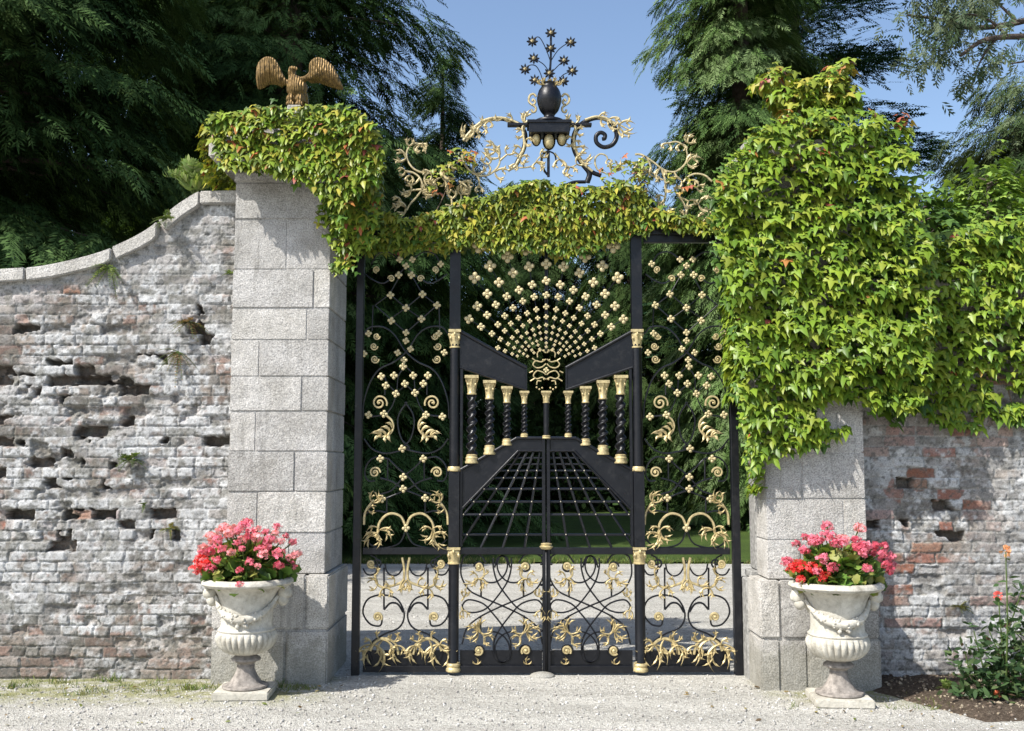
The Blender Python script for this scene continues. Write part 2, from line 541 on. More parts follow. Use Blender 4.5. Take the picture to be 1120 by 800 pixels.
for i in range(12):
    sp.append((rng.uniform(2.8, 3.6), -0.9 - rng.rand()*0.2, 0.1, 30, 0.05))
v, f, c = grass(0, sp, 11)
tag(fast_mesh('grass_tufts', v, f, M['leaf'], cols=c), kind='stuff')

# =================================================================== BRICK WALLS
def brick_skin(name, parent, x0, x1, yf, ztop, zmax, res, seed, wash, redtop, holes, plaster):
    nx, nz = int((x1-x0)/res)+1, int(zmax/res)+1
    xs = np.linspace(x0, x1, nx); zs = np.linspace(-0.05, zmax, nz)
    X, Z = np.meshgrid(xs, zs)
    ch, L = 0.0785, 0.235
    def cells(jag):
        Zw = Z + 0.034*(fbm(X*0.8, Z*0.8, seed) - 0.5) + 0.012*(fbm(X*5, Z*4, seed+1) - 0.5) + jag*(fbm(X*26, Z*30, seed+61, 3) - 0.5)
        Xw = X + 0.03*(vnoise(X*4, Z*13, seed+2) - 0.5) + jag*1.3*(fbm(X*24+7, Z*24, seed+62, 3) - 0.5)
        row = np.floor(Zw/ch); fz = Zw/ch - row
        rh = _h(row, row*0+3, seed)
        Lr = np.where(_h(row, row*0+5, seed) < 0.25, L*0.52, L)*(0.92 + 0.16*rh)
        u = Xw/Lr + np.mod(row, 2)*0.5 + 0.4*(_h(row, row*0+9, seed) - 0.5)
        col = np.floor(u); fx = u - col
        return row, col, np.minimum(fx, 1-fx)*Lr, np.minimum(fz, 1-fz)*ch
    hs = lambda row, col, k: _h(row*1.7+k, col*2.3+k, seed+k)
    row, col, ex, ez = cells(0.006)
    d = np.minimum(ex, ez)
    h1, h2, h3, h4, h5 = (hs(row, col, k) for k in (1, 2, 3, 4, 5))
    wide = 0.003 + 0.006*fbm(X*2.3, Z*2.3, seed+63, 3)
    edge = d + 0.011*(fbm(X*34, Z*34, seed+3, 3) - 0.5)
    bm_ = sstep(0.001, 0.002 + wide, edge)
    rub = sstep(0.47, 0.60, fbm(X*1.6+4, Z*1.9, seed+21, 5) + plaster(X, Z))      # smeared / crumbled areas
    spall = (h5 < 0.24)*sstep(0.0, 0.02, d + 0.03*(fbm(X*20, Z*20, seed+64, 3) - 0.45))*(0.010 + 0.02*h3)
    h = bm_*(0.013 + 0.014*(h1 - 0.4)) - spall + 0.009*(fbm(X*15, Z*19, seed+5, 4) - 0.5)
    hr = 0.012 + 0.036*(fbm(X*7, Z*9, seed+6, 5) - 0.5) + 0.008*bm_
    h = h*(1-rub) + hr*rub
    # lost bricks: outlines chewed, two or three running together
    r2, c2, ex2, ez2 = cells(0.030)
    g2, g4, g3 = hs(r2, c2, 2), hs(r2, c2, 4), hs(r2, c2, 3)
    pm = holes(X, Z)*np.clip(2.0*(fbm(X*4.5, Z*5.5, seed+31, 3) - 0.28), 0, 0.80)
    miss = g2 < pm
    mk = sstep(0.0, 0.010, np.minimum(ex2 + 0.003, ez2 + 0.002) + 0.014*(fbm(X*30, Z*30, seed+7, 3) - 0.4))
    dep = miss*mk*(0.065 + 0.06*g3 + 0.04*(fbm(X*16, Z*16, seed+8) - 0.5))
    ero = sstep(0.57, 0.70, fbm(X*5.5, Z*8, seed+41, 5))*0.034*np.clip(holes(X, Z)*3, 0.25, 1)
    h = h - dep - ero
    h += 0.006*(fbm(X*55, Z*55, seed+9, 3) - 0.5)
    pal = np.array([(0.235,0.185,0.155),(0.25,0.22,0.195),(0.285,0.205,0.17),(0.23,0.215,0.195),(0.31,0.265,0.225),(0.19,0.17,0.15)])
    red = np.array([(0.30,0.145,0.10),(0.33,0.195,0.14),(0.25,0.125,0.095)])
    bc_ = pal[(h3*5.99).astype(int)]
    rt = redtop(X, Z)
    isr = (h4 < rt)[..., None]
    bc_ = np.where(isr, red[(h1*2.99).astype(int)], bc_)
    mortar = np.array([0.30, 0.285, 0.255])*(0.6 + 0.8*fbm(X*20, Z*20, seed+12))[..., None]
    c = bc_*bm_[..., None]*(0.7 + 0.5*h1[..., None]) + mortar*(1-bm_[..., None])
    w = sstep(0.38, 0.60, fbm(X*3.1, Z*3.1, seed+13, 5)*0.5 + 0.5*fbm(X*26, Z*30, seed+14, 5) + wash(X, Z) - 0.24*isr[..., 0] + 0.16*(h1 - 0.5) + 0.06*(bm_ - 1))
    w = np.maximum(w, rub*(0.6 if seed == 2 else 0.35))
    w *= 1 - np.clip((dep + ero*0.5)/0.03, 0, 1)*0.94
    w *= 1 - 0.5*np.clip(spall/0.02, 0, 1)
    lime = np.array([0.575, 0.578, 0.572])*(0.56 + 0.58*fbm(X*13, Z*16, seed+15, 5))[..., None]
    c = c*(1-w[..., None]) + lime*w[..., None]
    raw = np.clip(dep/0.02, 0, 1)[..., None]
    c = c*(1-raw) + raw*np.array([0.15, 0.125, 0.105])*(0.6 + 0.8*fbm(X*14, Z*14, seed+16))[..., None]
    lich = sstep(0.56, 0.66, fbm(X*11, Z*13, seed+17, 5))[..., None]*(0.62 if seed == 2 else 0.3)
    c = c*(1-lich) + lich*np.array([0.17, 0.165, 0.14])
    speck = sstep(0.60, 0.70, fbm(X*46, Z*50, seed+18, 3))[..., None]*0.7
    c = c*(1-speck) + speck*np.array([0.12, 0.12, 0.11])
    V = np.stack([X, yf - h, Z], -1).reshape(-1, 3)
    a = (np.arange(nz-1)[:, None]*nx + np.arange(nx-1)[None]).ravel()
    Fq = np.stack([a, a+1, a+nx+1, a+nx], 1)
    zt = ztop(X).ravel()
    keep = (Z.ravel()[Fq] <= zt[Fq] + 0.004).all(1)
    return fast_mesh(name, V, Fq[keep], M['wallskin'], parent, cols=c.reshape(-1, 3), smooth=True)

# ---- left wall: sweeps up to the pillar under a stone coping
YL = -0.14
ycop = YL - 0.07
cop_px = [(262,208),(216,209),(190,226),(160,251),(120,271),(80,283),(40,291),(0,294),(-50,297),(-160,300)]
cop_w = np.array([P(x, y, ycop)[[0, 2]] for x, y in cop_px])
cop_w[0, 0] = -2.10
cs = np.vstack([cop_w[:1], spline(cop_w[1:], 10), [[-7.5, cop_w[-1, 1]]]])
o_ = np.argsort(cs[:, 0]); csx, csz = cs[o_, 0], cs[o_, 1]
TH = 0.10
lw = thing('brick_wall', 'old limewashed brick wall with gaping holes, sweeping up to the eagle pillar', 'wall', (-4.5, YL, 0))
def nohole(X, Z): return X*0
def lholes(X, Z):
    a = np.exp(-((Z - 1.95)/0.62)**2)*0.42*sstep(-2.1, -2.7, X) + 0.02
    a += 0.35*np.exp(-((Z - 1.35)/0.22)**2)*sstep(-2.9, -3.4, X)
    a *= sstep(0.15, 0.7, Z)
    a += 0.9*np.exp(-(((X + 2.46)/0.10)**2 + ((Z - 2.66)/0.085)**2))
    a *= 1 - 0.75*sstep(2.35, 2.7, Z)*(np.abs(X + 2.46) > 0.2)
    return a
brick_skin('brick_face', lw, -6.2, -2.04, YL, lambda X: np.interp(X, csx, csz) - 0.03, 3.85, 0.0078, 2,
           lambda X, Z: 0.045 - 0.17*sstep(0.42, 0.16, Z) - 0.08*sstep(2.2, 2.9, Z) - 0.05*sstep(-3.2, -3.8, X)*sstep(1.6, 2.4, Z),
           lambda X, Z: 0.015 + X*0, lholes,
           lambda X, Z: 0.16*np.exp(-(((X+2.5)/0.45)**2 + ((Z-0.9)/0.9)**2)))
mb = MB()
xs = np.linspace(-7.5, -2.06, 60)
zt = np.interp(xs, csx, csz) - 0.03
mb.prism([(-2.06, -0.05), (-7.5, -0.05)] + list(zip(xs, zt)), YL + 0.17, YL + 0.50)
mb.build('wall_core', M['core'], lw)
# coping: separate stones following the sweep
def coping(parent, px_, pz_, cuts, y0, y1, th, name):
    for a, b in zip(cuts[:-1], cuts[1:]):
        xx = np.linspace(a + 0.003, b - 0.003, 9)
        zz = np.interp(xx, px_, pz_)
        dz = np.gradient(zz, xx); nl = np.sqrt(1 + dz*dz)
        jz = rng.uniform(-0.003, 0.003); jy = rng.uniform(-0.003, 0.003)
        top = [(x, z + jz) for x, z in zip(xx, zz)]
        bot = [(x + th*d_/n_, z + jz - th/n_) for x, z, d_, n_ in zip(xx, zz, dz, nl)]
        bot = [(min(max(x, a+0.003), b-0.003), z) for x, z in bot]
        m = MB(); m.prism(top + bot[::-1], y0 + jy, y1 + jy)
        m.build(name, M['coping'], parent, smooth=30, bevel=0.008, seg=2)
coping(lw, csx, csz, [-7.5, -6.3, -5.3, -4.35, -3.76, -3.1, -2.75, -2.43, -2.075], ycop, YL + 0.55, TH, 'coping_stone')

# ---- right wall, mostly under the vine
YR = -0.27
rw = thing('brick_wall', 'patchy grey brick wall with bare red bricks under the hanging vine', 'wall', (4.5, YR, 0))
def rholes(X, Z): return 0.02 + 0.08*np.exp(-((Z-1.2)/0.5)**2)
brick_skin('brick_face', rw, 2.5, 6.2, YR, lambda X: X*0 + 2.9, 2.9, 0.0078, 5,
           lambda X, Z: 0.02 - 0.03*sstep(1.5, 1.9, Z) + 0.05*sstep(0.9, 0.4, Z),
           lambda X, Z: 0.10 + 0.62*np.exp(-(((X-2.95)/0.40)**2 + ((Z-1.78)/0.16)**2)) + 0.5*np.exp(-(((X-3.05)/0.22)**2 + ((Z-1.42)/0.11)**2)) + 0.25*np.exp(-(((X-2.95)/0.5)**2 + ((Z-0.7)/0.3)**2)),
           rholes, lambda X, Z: 0.13*np.exp(-(((X-3.1)/0.45)**2 + ((Z-0.95)/0.5)**2)) + 0.03)
mb = MB(); mb.box((2.5, YR + 0.17, -0.05), (7.5, YR + 0.5, 2.9)); mb.build('wall_core', M['core'], rw)
coping(rw, np.array([2.4, 7.6]), np.array([3.0, 3.0]), [2.6, 3.4, 4.2, 5.0, 5.8, 6.7, 7.5], YR - 0.07, YR + 0.55, 0.11, 'coping_stone')

# =================================================================== GRANITE PILLARS
def stones_block(mb, x0, x1, y0, y1, z0, z1, xc, seed):
    """one course cut at the x positions xc"""
    r = random.Random(seed)
    cuts = [x0] + list(xc) + [x1]
    for a, b in zip(cuts[:-1], cuts[1:]):
        g = 0.0035
        j = [r.uniform(-0.004, 0.004) for _ in range(4)]
        mb.box((a + (g if a != x0 else j[0]), y0 + j[1], z0 + g), (b - (g if b != x1 else j[2]), y1 + j[3], z1 - g))

def pillar(name, label, x0, x1, yf, yb, rows, ptop, px0, px1, pyf, pyb, prow, pcuts, ztop):
    t = thing(name, label, 'pillar', ((x0+x1)/2, (yf+yb)/2, 0))
    mb = MB()
    for i, (za, zb, cu) in enumerate(rows):
        stones_block(mb, x0, x1, yf, yb, za, zb, cu, i*7 + int(x0*10))
    mb.box((x0+0.007, yf+0.007, ptop), (x1-0.012, yb-0.012, rows[-1][1] - 0.01))
    mb.build('shaft', M['granite'], t, smooth=30, bevel=0.005, seg=2)
    mb = MB()
    for i, (za, zb, cu) in enumerate(prow):
        stones_block(mb, px0, px1, pyf, pyb, za, zb, cu, i*5 + 91 + int(x0*10))
    mb.box((px0+0.014, pyf+0.014, -0.05), (px1-0.014, pyb-0.014, ptop - 0.012))
    mb.build('plinth', M['granite'], t, smooth=30, bevel=0.012, seg=2)
    # necking slab, cornice, blocking course
    mb = MB(); zt = rows[-1][1]
    for (dz0, dz1, ov) in (((0.0, 0.085, 0.012), (0.087, 0.15, 0.06), (0.152, 0.30, 0.17), (0.302, 0.40, 0.10)) if x0 < 0 else ((0.0, 0.085, 0.012), (0.087, 0.12, 0.06), (0.122, 0.235, 0.15), (0.237, 0.28, 0.10))):
        mb.box((x0-ov, yf-ov, zt+dz0), (x1+ov, yb+ov, zt+dz1))
    mb.build('cornice', M['granite'], t, smooth=30, bevel=0.014, seg=2)
    return t

yf = -0.27
zl = [PZ(y, yf) for y in (628, 583, 538, 494, 450, 412, 372, 337, 295, 240, 200)]
xat = lambda px, py, Y: P(px, py, Y)[0]
cutp = [318, 283, 323, 280, 330, 283, 335, 342, 312, None]
rows = []
for i in range(10):
    cu = [] if cutp[i] is None else [xat(cutp[i], (628+200)/2 - 20*i + 100, yf)]
    rows.append((zl[i], zl[i+1], cu))
pillar('gate_pillar', 'tall grey granite pillar with a gilded eagle on its top', -2.13, -1.39, yf, 0.50, rows, zl[0],
       -2.209, -1.352, -0.33, 0.56,
       [(-0.05, PZ(689, -0.33), [xat(312, 715, -0.33)]), (PZ(689, -0.33), zl[0], [xat(334, 660, -0.33)])], None, 0)
yf = -0.49
zr = [PZ(y, yf) for y in (634, 591, 546, 495, 450, 408, 366, 325, 284, 235, 196)]
cutp = [876, 923, 877, 915, 880, 920, 878, 915, 880, None]
rows = [(zr[i], zr[i+1], [] if cutp[i] is None else [xat(cutp[i], 600 - 40*i, yf)]) for i in range(10)]
rp = pillar('gate_pillar', 'granite pillar smothered in green vine from its middle upward', 1.85, 2.57, yf, -0.17, rows, zr[0],
       1.773, 2.627, -0.55, -0.165,
       [(-0.05, PZ(699, -0.55), [xat(854, 720, -0.55), xat(884, 720, -0.55)]), (PZ(699, -0.55), zr[0], [xat(854, 660, -0.55), xat(905, 660, -0.55)])], None, 0)
# rough jamb stone behind the right pillar, seen as a dark moulded edge
mb = MB()
for (a, b, z0, z1) in ((1.765, 2.55, -0.05, 0.74), (1.80, 2.55, 0.743, 0.80), (1.842, 2.55, 0.803, 3.9)):
    mb.box((a, -0.16, z0), (b, 0.03, z1))
mb.build('jamb_stone', mat_flat('weathered_dark_stone', (0.26, 0.255, 0.24), 0.95, 0.1, var=0.5, scale=30, bump=0.6), rp, bevel=0.01, smooth=30)

# =================================================================== URNS
def make_urn(label):
    t = thing('garden_urn', label, 'urn', (0, 0, 0), 'stone urns of geraniums before the pillars')
    ru = M['urn']
    m = MB(); m.box((-0.205, -0.205, 0.0), (0.205, 0.205, 0.058)); m.build('base_plate', ru, t, bevel=0.008, seg=2, smooth=30)
    m = MB()
    m.lathe([(0.165,0.058),(0.172,0.068),(0.168,0.078),(0.135,0.085),(0.115,0.10),(0.088,0.14),(0.068,0.18),(0.063,0.20),(0.066,0.215),
             (0.062,0.222),(0.064,0.232),(0.085,0.245),(0.108,0.255),(0.108,0.268),(0.09,0.28),(0.075,0.29),(0.08,0.31)], 40)
    m.build('stem', M['urnfoot'], t, smooth=40)
    prof = [(0.07,0.295),(0.12,0.305),(0.165,0.325),(0.20,0.36),(0.219,0.40),(0.222,0.43),(0.213,0.455),(0.205,0.468)]
    pr = spline(prof, 4)
    m = MB()
    def gad(r, a, z):
        k = max(0, math.sin(min(1, max(0, (z-0.30)/0.165))*math.pi))**0.5
        return r*(1 - 0.055*k + 0.085*k*np.abs(np.cos(a*14))**0.7)
    m.lathe([tuple(q) for q in pr], 28*8, gad)
    m.build('fluted_bowl', ru, t, smooth=50)
    m = MB()
    pr = spline([(0.208,0.469),(0.212,0.48),(0.200,0.492),(0.192,0.51),(0.189,0.56),(0.195,0.63),(0.205,0.69),(0.222,0.74),(0.25,0.775),(0.27,0.79)], 3)
    m.lathe([tuple(q) for q in pr], 48)
    m.build('body', ru, t, smooth=45)
    m = MB()
    m.lathe([(0.25,0.788),(0.31,0.792),(0.328,0.80),(0.336,0.815),(0.332,0.832),(0.318,0.846),(0.30,0.85),(0.285,0.845),(0.275,0.80),(0.1,0.80)], 56,
            lambda r, a, z: r*(1 + (0.012*np.abs(np.sin(a*20)) if 0.80 < z < 0.84 else 0)))
    m.build('rim', ru, t, smooth=40)
    # mask handles at the sides, swags of flowers between them
    for s in (-1, 1):
        m = MB()
        m.ball((s*0.275, 0, 0.745), (0.052, 0.05, 0.06), 12, 8)
        m.ball((s*0.305, 0, 0.735), (0.03, 0.028, 0.036), 10, 6)
        m.ball((s*0.262, 0, 0.69), (0.045, 0.044, 0.05), 10, 7)
        for q in (-1, 1):
            m.tube([(s*0.28, q*0.03, 0.775), (s*0.30, q*0.055, 0.79), (s*0.285, q*0.07, 0.765)], [0.016, 0.014, 0.008], 6)
        m.build('mask_handle', ru, t, smooth=60)
    r = random.Random(4)
    for s in (-1, 1):
        m = MB(); pts = []
        for i in range(25):
            q = i/24; a = -math.pi/2*s + (q-0.5)*math.pi*0.94
            sag = 4*q*(1-q); z = 0.715 - 0.145*sag
            rr = np.interp(z, [0.5, 0.56, 0.63, 0.69, 0.74], [0.19, 0.189, 0.195, 0.205, 0.225]) + 0.014
            pts.append((rr*math.cos(a), rr*math.sin(a), z))
        m.tube(pts, [0.012 + 0.020*math.sin(math.pi*i/24)**1.0 for i in range(25)], 8)
        for i, p in enumerate(pts):
            th_ = 0.3 + math.sin(math.pi*i/24)
            for k in range(4):
                o = Vector((r.gauss(0,1), r.gauss(0,1), r.gauss(0,1))).normalized()*0.024*th_
                m.ball((p[0]+o.x, p[1]+o.y, p[2]+o.z), r.uniform(0.008, 0.016)*th_, 6, 4)
        b = np.array(pts[12])
        for k in range(9):
            m.ball(b + [r.uniform(-0.07, 0.07), -0.004*s, r.uniform(-0.05, 0.0)], r.uniform(0.010, 0.020), 6, 4)
        m.build('garland', ru, t, smooth=60)
    return t
urn = make_urn('weathered stone urn with fluted bowl before the eagle pillar')
UL = (-2.02, -0.72, 0.0)   # placed below
pL = P(270, 757, 0); 
def ground_at(px, py):
    u = (px-560)/F; v = (400-py)/F
    dy = cp - v*sp_; dz = sp_ + v*cp; t = -1.6/dz
    return np.array([u*t, dy*t - 8, 0.0])
UL = (ground_at(270, 759)[0], -0.69, 0.0); UR = (ground_at(919, 769)[0], -0.905, 0.0)
urn.scale = (0.93, 0.93, 0.95); urn.location = UL; urn.rotation_euler.z = R(3); WL[urn.name] = np.array(UL)
urn2 = copy_tree(urn, UR, R(-5))
urn2['label'] = 'pale stone urn with fluted bowl before the vine covered pillar'

# geraniums: leaves, stems and flower heads of many small florets
petal5_v, petal5_f = [], []
for k in range(5):
    a = k*2*math.pi/5; n0 = len(petal5_v)
    for (x, y, z) in ((0.08,0,0),(0.6,-0.34,0.1),(1.0,-0.2,0.05),(1.0,0.2,0.05),(0.6,0.34,0.1)):
        petal5_v.append((x*math.cos(a)-y*math.sin(a), x*math.sin(a)+y*math.cos(a), z))
    petal5_f += [(n0,n0+1,n0+2),(n0,n0+2,n0+3),(n0,n0+3,n0+4)]
def flower_head(name, colr, parent, rad, seed, loc):
    r = np.random.RandomState(seed); n = 46
    d = norm(r.randn(n, 3) + [0, 0, 0.35])
    pos = d*rad*(0.55 + 0.5*r.rand(n, 1)) * [1.05, 1.05, 0.8] + loc
    c = np.array(colr)*(0.6 + 0.6*r.rand(n, 1)) + 0.10*(r.rand(n, 1) < 0.25)
    v, f, cc = scatter(petal5_v, petal5_f, pos, r.randn(n, 3), d + 0.3*r.randn(n, 3), rad*0.31*(0.8+0.4*r.rand(n)), c)
    return fast_mesh(name, v, f, M['petal'], parent, cols=cc)
ger_leaf_v = [(0,0,0)] + [(0.5+0.52*math.cos(a)*(1+0.10*math.cos(a*7)), 0.55*math.sin(a)*(1+0.1*math.cos(a*7)), 0.10*math.cos(2*a)) for a in np.linspace(-2.75, 2.75, 13)]
ger_leaf_f = [(0, i, i+1) for i in range(1, 13)]
def geranium(label, base, heads, seed, wx, hz):
    heads = [(h[0], h[1], h[2]*0.74, h[3], h[4]*0.96) for h in heads]
    t = thing('geranium_plant', label, 'flowers', base, 'geraniums in the stone urns')
    r = np.random.RandomState(seed); b = np.array(base)
    n = 620
    a = r.rand(n)*6.28; q = np.sqrt(r.rand(n)); z = r.rand(n)**1.1
    env = np.sqrt(np.clip(1 - (z-0.25)**2/0.62, 0.05, 1))
    pos = np.stack([b[0] + wx*q*env*np.cos(a), b[1] + wx*0.82*q*env*np.sin(a), b[2] - 0.03 + hz*0.86*z], 1)
    out = np.stack([np.cos(a)*q, np.sin(a)*q, 0.3 + z], 1)
    cols = np.array([(0.10,0.19,0.035),(0.17,0.26,0.05),(0.07,0.13,0.03),(0.26,0.27,0.07)])[r.randint(0, 4, n)]*(0.8+0.4*r.rand(n, 1))
    v, f, c = scatter(ger_leaf_v, ger_leaf_f, pos, out*[1, 1, 0.1] + r.randn(n, 3)*0.6, out + r.randn(n, 3)*0.45, 0.045 + 0.045*r.rand(n), cols)
    fast_mesh('foliage', v, f, M['leaf'], t, cols=c)
    m = MB()
    for h in heads:
        m.tube(spline([b + [h[0]*0.15, h[1]*0.15, -0.02], b + [h[0]*0.55, h[1]*0.55, h[2]*0.55], b + [h[0], h[1], h[2]]], 4), 0.005, 5)
    m.build('stems', M['greenstem'], t)
    cm = dict(p=(0.78,0.20,0.29), s=(0.84,0.36,0.40), r=(0.78,0.045,0.045), d=(0.62,0.10,0.16))
    for i, h in enumerate(heads):
        flower_head('flower_head', cm[h[3]], t, h[4], seed*50 + i, b + [h[0], h[1], h[2]])
    return t
r = np.random.RandomState(21)
heads = []
for i in range(50):
    a = -3.3 + 3.6*((i*0.618) % 1.0) + r.uniform(-.08, .08); e = 0.02 + 0.98*(i + r.rand())/50; rad = (0.30 + r.uniform(-.04, .05))*math.cos(e*1.15)
    heads.append((rad*math.cos(a)*1.05, rad*math.sin(a), 0.10 + 0.37*math.sin(e*1.5) + r.uniform(-0.06, 0.05), 'pspsd'[r.randint(5)], r.uniform(0.024, 0.046)))
heads += [(-0.30, -0.10, 0.20, 'r', 0.05), (-0.33, -0.12, 0.12, 'r', 0.045), (-0.25, -0.16, 0.16, 'r', 0.045), (-0.27, 0.0, 0.40, 's', 0.05),
          (0.02, -0.3, 0.0, 'p', 0.03), (-0.02, -0.02, 0.52, 'p', 0.055), (-0.12, 0.0, 0.44, 's', 0.05)]
geranium('mounded bright pink geraniums with red blooms at one side, in urn before eagle pillar', (UL[0], UL[1], 0.79), heads, 5, 0.29, 0.30)
r = np.random.RandomState(22); heads = []
for i in range(30):
    a = r.uniform(-3.4, 0.3); e = r.uniform(0.05, 0.95); rad = 0.36*math.cos(e*1.2)
    heads.append((rad*math.cos(a)*1.0 + 0.03, rad*math.sin(a)*0.8, 0.10 + 0.30*math.sin(e*1.5) + r.uniform(-0.03, 0.05), 'p' if r.rand() < 0.5 else 'd', r.uniform(0.028, 0.045)))
heads += [(-0.28, -0.1, 0.17, 'r', 0.055), (-0.20, -0.17, 0.16, 'r', 0.05), (-0.33, -0.08, 0.15, 'r', 0.04), (-0.14, -0.2, 0.10, 'r', 0.045), (-0.28, -0.14, 0.06, 'r', 0.035),
          (-0.05, 0.0, 0.52, 'p', 0.045), (0.17, 0.0, 0.50, 's', 0.045), (0.04, -0.05, 0.40, 's', 0.05), (0.32, -0.05, 0.22, 'p', 0.05), (0.24, -0.05, 0.30, 'd', 0.05), (0.34, -0.1, 0.13, 'd', 0.035), (-0.08,-0.05,0.45,'p',0.035)]
geranium('loose leggy pink geraniums with red blooms, in urn before vine covered pillar', (UR[0], UR[1], 0.79), heads, 6, 0.28, 0.29)
# =================================================================== IRON GATE (plane y = 0, sizes measured from the photo)
CX = 597.5
def W(pts, mir=False, Y=0.0):
    return np.array([P(2*CX - x if mir else x, y, Y) for x, y in pts])
PXM = 1/140.0

def rod(mb, pts, r=1.1, mir=False, Y=0.0, n=7, sides=6, taper=None):
    c = spline(pts, n) if len(pts) > 2 else np.asarray(pts, float)
    rr = np.full(len(c), r*PXM)
    if taper is not None:
        rr = rr*np.linspace(1, taper, len(c))
    mb.tube(W(c, mir, Y), rr, sides)

def curl(mb, x, y, r, a0=0, d=1, turns=1.7, th=1.1, mir=False, Y=0.0, rin=0.12):
    mb.tube(W(spiral(x, y, r, turns, R(a0), d, rin, 34), mir, Y), th*PXM, 6)

def blade(mb, p, q, w, bend=0.0, mir=False, Y=-0.012, lobes=2, curlout=0.02):
    """one acanthus leaf from p to q (px), lens shaped, its tip curling to the front"""
    p, q = np.array(p, float), np.array(q, float)
    d = q - p; L = np.hypot(*d); nrm_ = np.array([-d[1], d[0]])/max(L, 1e-6)
    n = 9; V, Fq = [], []
    for i in range(n):
        t = i/(n-1)
        c = p + d*t + nrm_*bend*L*4*t*(1-t)*0.5
        ww = w*(0.28 + 0.9*math.sin(math.pi*min(1, t*0.95+0.04))**0.8)*(1 - 0.85*t**4)
        ww *= 1 + 0.22*math.sin(t*math.pi*2*lobes)
        dep = curlout*t*t
        for k, (o, y) in enumerate(((-1, 0.0), (0, -0.011), (1, 0.0), (0, 0.005))):
            pt = P(*((lambda g: (2*CX-g[0], g[1]) if mir else (g[0], g[1]))(c + nrm_*ww*o*0.5)), Y)
            V.append((pt[0], Y + y*(1 - 0.6*t) - dep, pt[2]))
    for i in range(n-1):
        for k in range(4):
            a, b = i*4+k, i*4+(k+1) % 4
            Fq.append((a, b, b+4, a+4) if not mir else (a, a+4, b+4, b))
    Fq.append((0,1,2,3)); Fq.append(((n-1)*4+3, (n-1)*4+2, (n-1)*4+1, (n-1)*4))
    mb.add(V, Fq)

def spray(mb, base, ang, n, spread, L, w, mir=False, Y=-0.012, bend=0.25, seed=0):
    """acanthus: slender curling leaves, the middle one longest, each with a small side lobe"""
    r = random.Random(seed)
    L = L*1.2; w = w*0.54
    for i in range(n):
        k = i - (n-1)/2
        a = R(ang + k*spread*1.05 + r.uniform(-6, 6))
        l = L*(1 - 0.22*abs(k)/max(1, (n-1)/2)) * r.uniform(0.88, 1.1)
        bd = (1 if k > 0 or (k == 0 and r.random() < .5) else -1)*r.uniform(.35, .65)
        q = (base[0] + l*math.cos(a), base[1] + l*math.sin(a))
        y = Y + r.uniform(-0.006, 0.006)
        blade(mb, base, q, w, bd, mir, y)
        if l > 8:
            for sd in (-1, 1):
                u = r.uniform(0.40, 0.55); b2 = (base[0] + u*l*math.cos(a) - bd*l*0.25*math.sin(a)*1.0, base[1] + u*l*math.sin(a) + bd*l*0.25*math.cos(a)*1.0)
                a2 = a + sd*R(r.uniform(38, 60)); l2 = l*r.uniform(0.32, 0.48)
                blade(mb, b2, (b2[0] + l2*math.cos(a2), b2[1] + l2*math.sin(a2)), w*0.75, -sd*0.3, mir, y - 0.003)

# one shared quatrefoil: four domed petals round a boss, radius 1
def quatrefoil():
    m = MB()
    for k in range(4):
        a = math.pi/4 + k*math.pi/2
        m.ball((0.56*math.cos(a), 0, 0.56*math.sin(a)), (0.42, 0.20, 0.42), 8, 6)
    m.ball((0, -0.12, 0), (0.22, 0.2, 0.22), 6, 4)
    me = bpy.data.meshes.new('gilded_flower')
    V = np.concatenate(m.v); me.from_pydata(V.tolist(), [], m.f)
    me.polygons.foreach_set('use_smooth', [True]*len(me.polygons))
    me.materials.append(M['palegold'])
    return me
QF = quatrefoil()
def flower(x, y, r, parent, Y=-0.014, rot=None):
    o = bpy.data.objects.new('gilded_flower', QF); COL.objects.link(o)
    o.parent = parent
    p = P(x, y, Y) - WL[parent.name]
    o.location = p; s = r*PXM
    o.scale = (s, s, s)
    o.rotation_euler = (rng.uniform(-.12, .12), (rng.uniform(-0.25, 0.25) + 0.78 if rot is None else rot), rng.uniform(-.12, .12))
    return o

def ribbed(c, prof, m, name, parent, seg=24, ribs=8, amp=0.12):
    mb = MB(); mb.lathe(prof, seg, lambda r, a, z: r*(1 + amp*np.cos(a*ribs)), c); return mb.build(name, m, parent, smooth=45)

def capital(name, x, ytop, ybot, wtop, wbot, parent, Y=0.0, m=None, xw=None):
    """flared leaf capital with a square abacus, in px"""
    c = P(x, ybot, Y); zt = P(x, ytop, Y)[2]; H = zt - c[2]
    if xw is not None: c[0] = xw
    a, b = wtop*PXM/2, wbot*PXM/2
    mb = MB()
    mb.lathe([(b*1.12, 0), (b*1.15, H*0.06), (b*0.98, H*0.10), (b*1.02, H*0.35), (b*1.12, H*0.55), (b*1.3, H*0.72), (a*0.92, H*0.84)], 24,
             lambda r, an, z: r*(1 + 0.10*np.cos(an*8)*min(1, z/H*1.6)), c)
    mb.box((c[0]-a, Y-a, c[2]+H*0.85), (c[0]+a, Y+a, c[2]+H))
    for q in range(8):
        an = q*math.pi/4
        mb.ball((c[0]+b*1.25*math.cos(an), Y+b*1.25*math.sin(an), c[2]+H*(0.52 if q % 2 else 0.74)), (b*0.28, b*0.28, b*0.42), 6, 4)
    return mb.build(name, m or M['gold'], parent, smooth=45)

def bar(mb, x0, y0, x1, y1, Yf=-0.02, Yb=0.02):
    a, b = P(x0, y1, 0), P(x1, y0, 0)
    ym = (y0 + y1)/2
    mb.box((P(x0, ym, 0)[0], Yf, a[2]), (P(x1, ym, 0)[0], Yb, b[2]))

